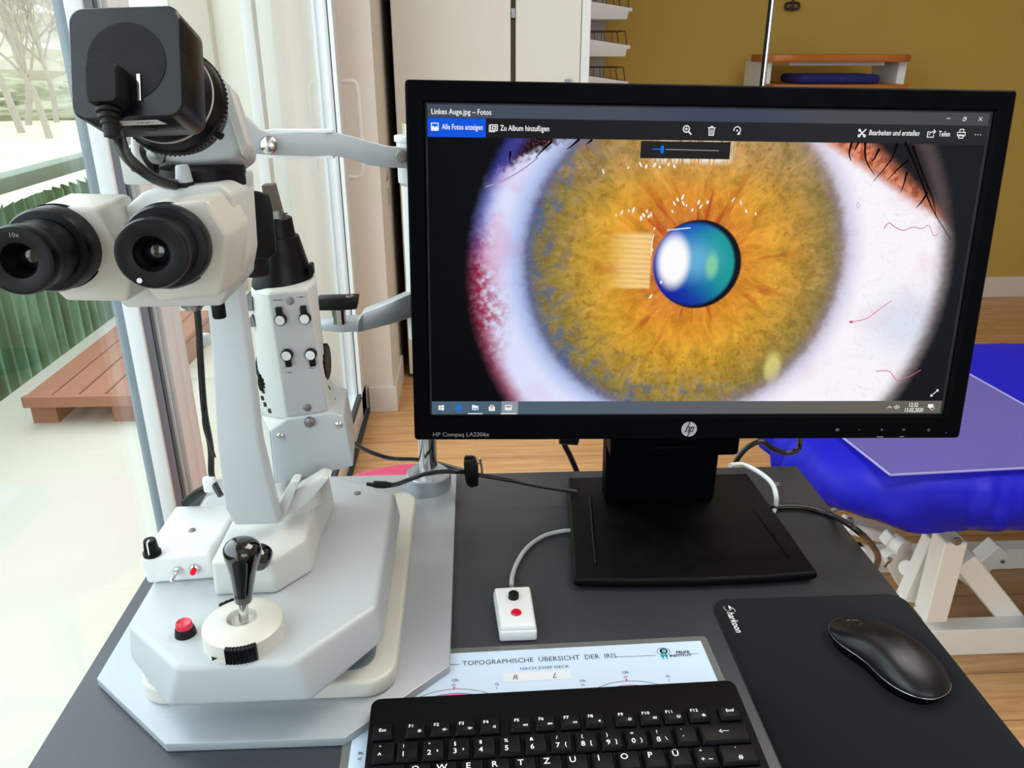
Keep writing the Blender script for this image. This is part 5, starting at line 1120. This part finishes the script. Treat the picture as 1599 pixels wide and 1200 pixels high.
x, y = UP_(560, 1176); b = BM(); text_bm(b, '9h', .0038, U1 @ Matrix.Translation((-.291, y-.002, 0)), bold=.02); text_bm(b, '45', .0034, U1 @ Matrix.Translation((-.291, y-.007, 0))); onc(b, 'hour_lettering', 'ink')
x, y = UP_(560, 1176)

# mouse mat
b = BM(); pts = rrect(.2195, .4060, .335, .6165, .016, 10); pts = [(x-(.6165-y)*0.0, y) for x, y in pts]
prism(b, [(x, y, TZ+.0004) for x, y in pts], (0, 0, .0021)); mt_ = finish(bev(b, .0005, 2, 60), 'mouse_mat', 'mat', None, 40); tag(mt_, 'black cloth mouse mat at the right front corner of the desk', 'mouse mat')
zm = TZ+.0027
a_, e_ = P(1137, 949, z=zm), P(1157, 991, z=zm); dv = (e_-a_); dv.z = 0; ln_ = dv.length; dv.normalize(); nv = V((-dv.y, dv.x, 0))
MM = Matrix(((dv.x, nv.x, 0, a_.x), (dv.y, nv.y, 0, a_.y), (0, 0, 1, zm), (0, 0, 0, 1)))
b = BM(); text_bm(b, 'harkoon', .0095, MM @ Matrix.Translation((.0065, -.0035, 0)), sx=(ln_-.007)/.0345, shear=.2, bold=.008)
M2 = MM @ Matrix.Scale(.001, 4); line(b, M2, spline([(6.2, 4.6, 0), (2.6, 4.8, 0), (1.2, 2.6, 0), (4.4, .4, 0), (4.8, -2.4, 0), (1.4, -4.0, 0), (-1.5, -3.6, 0)], 5), 1.0); poly(b, M2, [(-3.0, 1.0), (2.8, 5.2), (2.4, .2)])
o = finish(b, 'brand_lettering', 'legend', mt_, 0)

# mouse
f_, r__ = P(1318, 968, z=TZ+.018), P(1452, 1098, z=TZ+.008)
mc = V(((.3155+.3660)/2+.003, (.5795+.4780)/2-.006, zm)); md = V((.3150-.3640, .5810-.4790, 0)).normalized(); mn = V((md.y, -md.x, 0))
def mouse_surf(z0fn, s=1.0, lo=0.):
    rings = []
    NR, NA = 14, 48
    for i in range(NR+1):
        t = i/NR; ring = []
        for k in range(NA):
            a = 2*PI*k/NA; ca2, sa2 = math.cos(a), math.sin(a)
            e = 2/2.45; lx = math.copysign(abs(ca2)**e, ca2)*.0530*s; wy = .0295+.0030*math.cos((lx/.053-.75)*PI*.9)*-1+.0012
            u0 = lx/.053; wy = (.0285+.0020*max(0, -u0)-.0058*math.exp(-((u0-.12)/.42)**2)) if sa2 < 0 else (.0300-.0022*max(0, u0)); ly = math.copysign(abs(sa2)**e, sa2)*wy*s
            rr_ = math.cos(t*PI/2)**.72 if t < 1 else 0.0; hh = math.sin(t*PI/2)
            u_ = lx*rr_/.053; top_ = .0275*(1-.28*(u_+.15)**2-.16*max(0, u_)**1.5)
            z_ = lo+(top_-lo)*hh
            ring.append(mc+md*(lx*rr_)+mn*(ly*rr_)+V((0, 0, z_)))
        rings.append(ring)
    return rings
mo_ = thing('computer_mouse', tuple(mc), 'black wireless mouse lying on the mouse mat', 'mouse')
b = BM(); rg = mouse_surf(None, 1.0, .0095); loft(b, rg[:-1]+[[v_ for v_ in rg[-1]]], True); bmesh.ops.remove_doubles(b, verts=b.verts[:], dist=1e-5); finish(b, 'top_shell', simple('soft_black_mouse_shell', '0C0D10', .34, coat=.0, var=.05, spec=.4), mo_, 80)
b = BM(); rg = mouse_surf(None, 1.0, .0095)[0]; cc = sum(rg, V())/len(rg)
loft(b, [[cc+(p-cc)*.93+V((0, 0, -.0092)) for p in rg], [cc+(p-cc)*.985+V((0, 0, -.004)) for p in rg], [cc+(p-cc)*.985 for p in rg]]); lo_ = finish(b, 'lower_shell', 'gloss', mo_, 60)
b = BM(); tube(b, [p for p in rg]+[rg[0]], .0006, 6, 1); finish(b, 'silver_trim', 'chrome', lo_, 60)
wp = mc+md*.029+mn*.001+V((0, 0, .0138)); b = BM(); lathe(b, wp-mn*.0035, mn, [(0, .0062), (.001, .0072), (.006, .0072), (.007, .0062)], 36, (.0009, .0061, .94)); finish(b, 'scroll_wheel', 'rubber', mo_, 20)
b = BM(); _, u, v = frame(V((0, 0, 1))); ps = [mc+md*(.032+.0105*math.cos(k))+mn*(.0072*math.sin(k))+V((0, 0, .0)) for k in [i*PI/12 for i in range(25)]]
ps = [p+V((0, 0, .0275*(1-.28*((.032+.0105*math.cos(i*PI/12))/.053+.15)**2-.16*((.032+.0105*math.cos(i*PI/12))/.053)**1.5)-.0022-.0002)) for i, p in enumerate(ps)]; tube(b, ps, .0006, 6, 1); finish(b, 'wheel_surround', 'gloss', mo_, 60)

# hand switch (small box with black and red button) and its white lead
a_, c_, d_, e_ = (P(*p, z=TZ+.017) for p in ((771, 917), (828, 914), (838, 977), (781, 979)))
rm = thing('hand_switch', ((a_.x+d_.x)/2, (a_.y+d_.y)/2, TZ), 'small light grey hand switch box with one black and one red button on the desk', 'remote')
b = BM(); q4 = [a_, c_, d_, e_]; q4 = q4[::-1]; cc = sum(q4, V())/4
lo4 = [V((cc.x+(p.x-cc.x)*1.03, cc.y+(p.y-cc.y)*1.03, TZ+.0005)) for p in q4]; mi4 = [V((p.x, p.y, TZ+.012)) for p in lo4]; hi4 = [cc+(p-cc)*.95+V((0, 0, 0)) for p in q4]
loft(b, [lo4, mi4]); hb = finish(bev(b, .002, 3), 'lower_case', 'white_pl', rm)
b = BM(); loft(b, [[V((p.x, p.y, TZ+.0118)) for p in [cc+(p-cc)*1.0 for p in q4]], hi4]); finish(bev(b, .0018, 3), 'upper_case', 'white_pl', rm)
for (px, py), m_, h_ in (((802, 932), 'black', .005), ((806, 956), 'red', .0012)):
    q = P(px, py, z=TZ+.018); b = BM(); lathe(b, (q.x, q.y, TZ+.0165), (0, 0, 1), [(0, .0050), (h_, .0048), (h_+.0008, .0040), (h_+.0008, 0)], 32); o = finish(b, 'push_button', m_, rm); o['label'] = ('black' if m_ == 'black' else 'red')+' push button'
b = BM(); tube(b, [P(799, 916, z=TZ+.008), P(800, 900, z=TZ+.006), P(808, 878, z=TZ+.004), P(824, 855, z=TZ+.003), P(848, 838, z=TZ+.003), P(872, 831, z=TZ+.003), P(890, 829, z=TZ+.004), P(925, 829, z=TZ+.0025)], .0023, 10, 8)
finish(b, 'lead', 'grey_cable', rm, 60)

# ------------------------------------------------------------------ cables
def cable(pts, r, m, nm, lb, ct='cable'): return tag(finish(tube(BM(), pts, r, 12, 10), nm, m, None, 60), lb, ct)
cable([P(1140, 727, y=.84), P(1160, 726, y=.85), P(1185, 738, y=.82), P(1205, 755, y=.795), P(1212, 775, y=.77), P(1211, 792, z=TZ+.004), P(1205, 803, z=TZ+.003)], .0028, 'white_pl', 'white_cable', 'white cable curving down behind the right side of the monitor stand')
cable([P(1205, 795, z=TZ+.003), P(1225, 792, z=TZ+.004), P(1260, 794, z=TZ+.004), P(1300, 806, z=TZ+.004), P(1335, 826, y=.70), P(1360, 850, y=.72), P(1371, 870, y=.74), P(1366, 888, y=.76), P(1350, 905, y=.80), (.36, .80, .42), (.34, .86, .02)], .0034, 'cable', 'power_cable', 'thick black cable running over the right edge of the desk')
cable([P(1148, 725, y=.90), P(1155, 712, y=.90), P(1170, 697, y=.90), P(1190, 690, y=.90), P(1205, 700, y=.90), P(1228, 708, y=.90), P(1246, 702, y=.90), P(1249, 690, y=.90), P(1249, 660, y=.86)], .0034, 'cable', 'video_cable', 'black cable looping below the monitor at the right of the stand')
cable([P(884, 670, y=.90), P(880, 690, y=.90), P(890, 712, y=.90), P(901, 738, y=.90), P(908, 765, y=.92)], .0036, 'cable', 'monitor_cable', 'short black cable hanging below the monitor at the left of the stand')
b = BM(); q = P(888, 688, y=.88); lathe(b, q+V((-.012, 0, .006)), (1, 0, 0), [(0, .010), (.022, .012), (.024, .008)], 20); tag(finish(b, 'cable_plug', 'rubber'), 'chunky black plug peeking out under the monitor left of the stand', 'plug')
yk = .80
cable([P(552, 692, y=.72), P(575, 705, y=.76), P(610, 716, y=.80), P(650, 718, y=.85), P(680, 723, y=.86), P(706, 730, y=.84), P(728, 736, y=.815), P(748, 742, y=.81), P(800, 751, y=.80), P(845, 760, y=.80), P(900, 768, y=.80)], .0024, 'cable', 'lamp_cable', 'thin black cable from the lamp box across to the monitor foot')
cable([P(572, 757, y=.79), P(612, 758, y=.795), P(640, 749, y=.80), P(662, 741, y=.80), P(690, 737, y=.80), P(712, 737, y=.80), P(730, 738, y=.81), P(745, 742, y=.812)], .0026, 'cable', 'plug_cable', 'black cable with plug crossing in front of the chrome column')
tag(finish(lathe(BM(), P(583, 757, y=.791), P(616, 758, y=.795)-P(583, 757, y=.791), [(0, .0035), (.001, .0042), (.012, .0042), (.020, .003)], 16), 'cable_plug', 'rubber', None, 40), 'small black barrel plug lying on the base plate behind the instrument housing', 'plug')
vt = thing('velcro_cable_tie', tuple(P(736, 762, y=.812)), 'black looped cable tie holding the cables right of the chrome column', 'cable tie')
b = BM(); pts = [P(*p, y=.806) for p in ((724, 722), (742, 720), (747, 735), (747, 760), (735, 763), (728, 758), (725, 740))]; prism(b, pts, (0, .014, 0)); finish(bev(b, .0015, 2), 'strap_loop', 'rubber', vt)
b = BM(); pts = [P(*p, y=.812) for p in ((726, 714), (739, 714), (739, 724), (726, 724))]; prism(b, pts, (0, .004, 0)); finish(b, 'strap_end', 'rubber', vt)
b = BM(); tube(b, [P(741, 728, y=.812), P(750, 722, y=.812), P(749, 716, y=.812), P(752, 730, y=.812), P(753, 741, y=.812)], .0012, 8, 6); finish(b, 'metal_ring', 'chrome', vt, 60)
cable([P(575, 769, y=.77), P(590, 800, z=.762), P(600, 780, z=.762)], .002, 'cable', 'short_lead', 'short black lead at the back right of the instrument housing') if False else None

# ------------------------------------------------------------------ keyboard
k0 = P(583, 1093, z=.772); k1 = P(1147, 1063, z=.772)
kx = (V((.2017, .4896, 0))-V((-.0837, .4831, 0))).normalized(); ky = V((-kx.y, kx.x, 0)); KO = V((-.0855, .4850, 0)); tilt = math.radians(4)
KM = Matrix.Translation((KO.x, KO.y, TZ+.0215)) @ Matrix(((kx.x, ky.x, 0, 0), (kx.y, ky.y, 0, 0), (0, 0, 1, 0), (0, 0, 0, 1))) @ Matrix.Rotation(tilt, 4, 'X')
KI = KM.inverted()
kb = thing('keyboard', (KO.x+.14, KO.y-.06, TZ), 'compact black keyboard with white lettering at the front edge of the desk', 'keyboard')
KW, KD = .2875, .138
b = BM(); rr = rrect(0, KW, -KD, 0, .007, 6)
loft(b, [[KM@V((x, y, -.0205-.0*y)) if False else V(((KM@V((x, y, 0))).x, (KM@V((x, y, 0))).y, TZ+.0022)) for x, y in rr], [KM@V((x, y, -.003)) for x, y in rr], [KM@V((x*.996+.0006, y*.99-.0006, 0)) for x, y in rr]]); kbd = finish(bev(b, .001, 2, 40), 'keyboard_body', 'kbody', kb, 40)
def kpos(px, py, z=.0035):
    o_ = KM@V((0, 0, z)); n_ = KM.to_3x3()@V((0, 0, 1)); r_ = ray(px, py); t = (o_-EYE).dot(n_)/r_.dot(n_); q = KI@(EYE+r_*t); return q.x, q.y
kmesh = {}
def key(cx_, cy_, w_, h_, legs, lbl=None):
    kk = (round(w_, 4), round(h_, 4))
    if kk not in kmesh:
        b = BM(); lo_r = rrect(-w_/2, w_/2, -h_/2, h_/2, .001, 3); hi_r = rrect(-w_/2+.0014, w_/2-.0014, -h_/2+.0016, h_/2-.0010, .0012, 3)
        loft(b, [[V((x, y, 0)) for x, y in lo_r], [V((x, y, .0012)) for x, y in lo_r], [V((x, y, .0036)) for x, y in hi_r], [V((x*.94, y*.94, .0038)) for x, y in hi_r]]); bmesh.ops.recalc_face_normals(b, faces=b.faces[:])
        me = bpy.data.meshes.new('key'); b.to_mesh(me); b.free(); me.materials.append(M['key']); me.polygons.foreach_set('use_smooth', [True]*len(me.polygons)); me.set_sharp_from_angle(angle=math.radians(30)); kmesh[kk] = me
    o = bpy.data.objects.new('key', kmesh[kk]); COL.objects.link(o); o.parent = kb; o.matrix_local = Matrix.Translation(-V(kb.location)) @ KM @ Matrix.Translation((cx_, cy_, .0003))
    if lbl: o['label'] = lbl
    if legs:
        b = BM()
        for l in legs:
            if l[0] == 'ICON':
                for seg in l[1]: line(b, Matrix.Translation((l[2], l[3], .00395)) @ Matrix.Scale(.001, 4), seg, .35)
            else: text_bm(b, l[0], l[3], Matrix.Translation((l[1], l[2], .00395)), 'CENTER', bold=.006, sx=1.1)
        me = bpy.data.meshes.new('key_legend'); b.to_mesh(me); b.free(); me.materials.append(M['legend'])
        g_ = bpy.data.objects.new('key_legend', me); COL.objects.link(g_); g_.parent = o
ICN = {'at': [circ(0, 0, 1.1, 12)+[(1.1, 0)], [(-.4, -.3), (.4, .3)]], 'dn': [[(-1.4, -.5), (-.6, -.5), (.2, -1.1), (.2, 1.1), (-.6, .5), (-1.4, .5), (-1.4, -.5)], [(.8, 0), (1.7, 0)]],
       'up': [[(-1.4, -.5), (-.6, -.5), (.2, -1.1), (.2, 1.1), (-.6, .5), (-1.4, .5), (-1.4, -.5)], [(.7, 0), (1.7, 0)], [(1.2, -.5), (1.2, .5)]], 'mu': [[(-1.0, -.5), (-.2, -.5), (.6, -1.1), (.6, 1.1), (-.2, .5), (-1.0, .5), (-1.0, -.5)]],
       'pr': [[(-1.5, -.7), (-1.5, .7)], [(0, -.7), (-1.2, 0), (0, .7), (0, -.7)], [(1.4, -.7), (.2, 0), (1.4, .7), (1.4, -.7)]], 'nx': [[(1.5, -.7), (1.5, .7)], [(0, -.7), (1.2, 0), (0, .7), (0, -.7)], [(-1.4, -.7), (-.2, 0), (-1.4, .7), (-1.4, -.7)]],
       'pl': [[(-1.2, -.7), (0, 0), (-1.2, .7), (-1.2, -.7)], [(.5, -.7), (.5, .7)], [(1.2, -.7), (1.2, .7)]], 'st': [[(-.6, -.6), (.6, -.6), (.6, .6), (-.6, .6), (-.6, -.6)], [(-.5, 0), (.5, 0)]],
       'ho': [circ(0, 0, 1.1, 12)+[(1.1, 0)], [(-1.3, -.8), (1.3, .8)]], 'ma': [[(-1.2, -.7), (1.2, -.7), (1.2, .7), (-1.2, .7), (-1.2, -.7)], [(-1.1, .1), (1.1, .1)]], 'co': [[(-1.2, -.5), (1.2, -.5), (1.2, .9), (-1.2, .9), (-1.2, -.5)], [(-.8, -1), (.8, -1)]],
       'fa': [[(-1.4, .3), (1.4, .3), (-.9, -1.2), (0, 1.3), (.9, -1.2), (-1.4, .3)]]}
hF, hK, pw = .0125, .0165, .0185
yF = kpos(730, 1134)[1]-.0005; yN = kpos(869, 1157)[1]-.0015; yQ = yN-.0186; yA = yQ-.0186; yZ = yA-.0186; yS = yZ-.0182
xesc = kpos(598, 1137)[0]
key(xesc, yF, .0155, hF, [('Esc', 0, -.0010, .0038)])
fpx = [643, 682, 721, 759, 807, 845, 884, 922, 969, 1008, 1045, 1084]; fic = ['at', 'dn', 'up', 'mu', 'pr', 'nx', 'pl', 'st', 'ho', 'ma', 'co', 'fa']
for i, px in enumerate(fpx):
    x = kpos(px, 1131-i*1.8)[0]+.0028; key(x, yF, .0158, hF, [('F%d' % (i+1), -.0030, .0012, .0038), ('ICON', ICN[fic[i]], .0032, -.0022)])
key(kpos(1139, 1110)[0], yF, .0165, hF, [('Entf', 0, -.0004, .0036)])
xn = [kpos(px, py)[0] for px, py in ((592, 1165), (630, 1164), (672, 1162), (711, 1160), (750, 1159), (789, 1158), (829, 1156), (869, 1155), (908, 1153), (947, 1152), (988, 1150), (1026, 1149), (1065, 1147))]
x0n = xn[0]+.0015; pitch = (xn[12]-xn[1])/11
num = [('°', '^', ''), ('!', '1', ''), ('"', '2', '²'), ('§', '3', '³'), ('$', '4', ''), ('%', '5', ''), ('&', '6', ''), ('/', '7', '{'), ('(', '8', '['), (')', '9', ']'), ('=', '0', '}'), ('?', 'ß', '\\'), ('`', '´', '')]
for i, (t_, m_, r2_) in enumerate(num):
    lg = [(t_, -.0028, .0022, .0040), (m_, -.0028, -.0048, .0058)]
    if r2_: lg.append((r2_, .0030, -.0040, .0044))
    key(x0n+.0022 if i == 0 else xn[1]+.003+pitch*(i-1), yN, .0168, hK, lg)
xb = KW-.0065; xr = xn[1]+.003+pitch*12-.0084
key((xb+xr)/2, yN, xb-xr, hK, [('ICON', [[(3.5, 0), (-3.5, 0)], [(-1.6, 1.6), (-3.5, 0), (-1.6, -1.6)]], 0, .001)])
def row(y_, x_start, wfirst, first, letters, last=None):
    if wfirst: key(x_start-pw/2-wfirst/2-.0006, y_, wfirst, hK, first)
    x = x_start
    for l in letters:
        key(x, y_, .0168, hK, [(l, -.0030, .0008, .0066)] if len(l) == 1 else [(l[0], -.0030, .0022, .0040), (l[1], -.0030, -.0046, .0050)]+([(l[2], .0025, -.0046, .0050)] if len(l) > 2 else [])); x += pitch
    if last: xs_ = x-pitch/2+.0008; key((xs_+xb)/2, y_, xb-xs_, hK, last)
xq = kpos(649, 1192)[0]+.0030
row(yQ, xq, xq-.0092-.0065, [('ICON', [[(3.5, 1), (-3, 1)], [(-1.6, 2.2), (-3.2, 1), (-1.6, -.2)], [(-3.6, 2.4), (-3.6, -.2)]], -.002, .0015)], list('QWERTZUIOPÜ')+['*+~'], [("'", -.0010, .0024, .0044), ('#', .0005, -.0046, .0052)])
row(yA, xq+.0046, xq+.0046-.0092-.0065, [('ICON', [[(-1, -1), (0, 1), (1, -1)]], -.004, .001)], list('ASDFGHJKLÖÄ'), [('ICON', [[(3, 2), (3, 0), (-3, 0)], [(-1.6, 1.2), (-3, 0), (-1.6, -1.2)]], 0, 0)])
row(yZ, xq+.0046+pitch*.5, xq-.0006, [('ICON', [[(-1.5, 0), (0, 1.6), (1.5, 0), (-1.5, 0)]], -.006, .001)], ['><|']+list('YXCVBNM')+[';,', ':.', '_-'], [('ICON', [[(-1.5, 0), (0, 1.6), (1.5, 0), (-1.5, 0)]], 0, .001)])
xx_ = .0065
for w_, t_ in ((.021, 'Strg'), (.0165, 'Fn'), (.0165, ''), (.0165, 'Alt'), (.092, ''), (.0165, 'Alt'), (.0165, 'Strg'), (.0165, ''), (.0165, ''), (.0165, '')):
    key(xx_+w_/2, yS, w_, hK, [(t_, 0, -.001, .0040)] if t_ else []); xx_ += w_+.0022
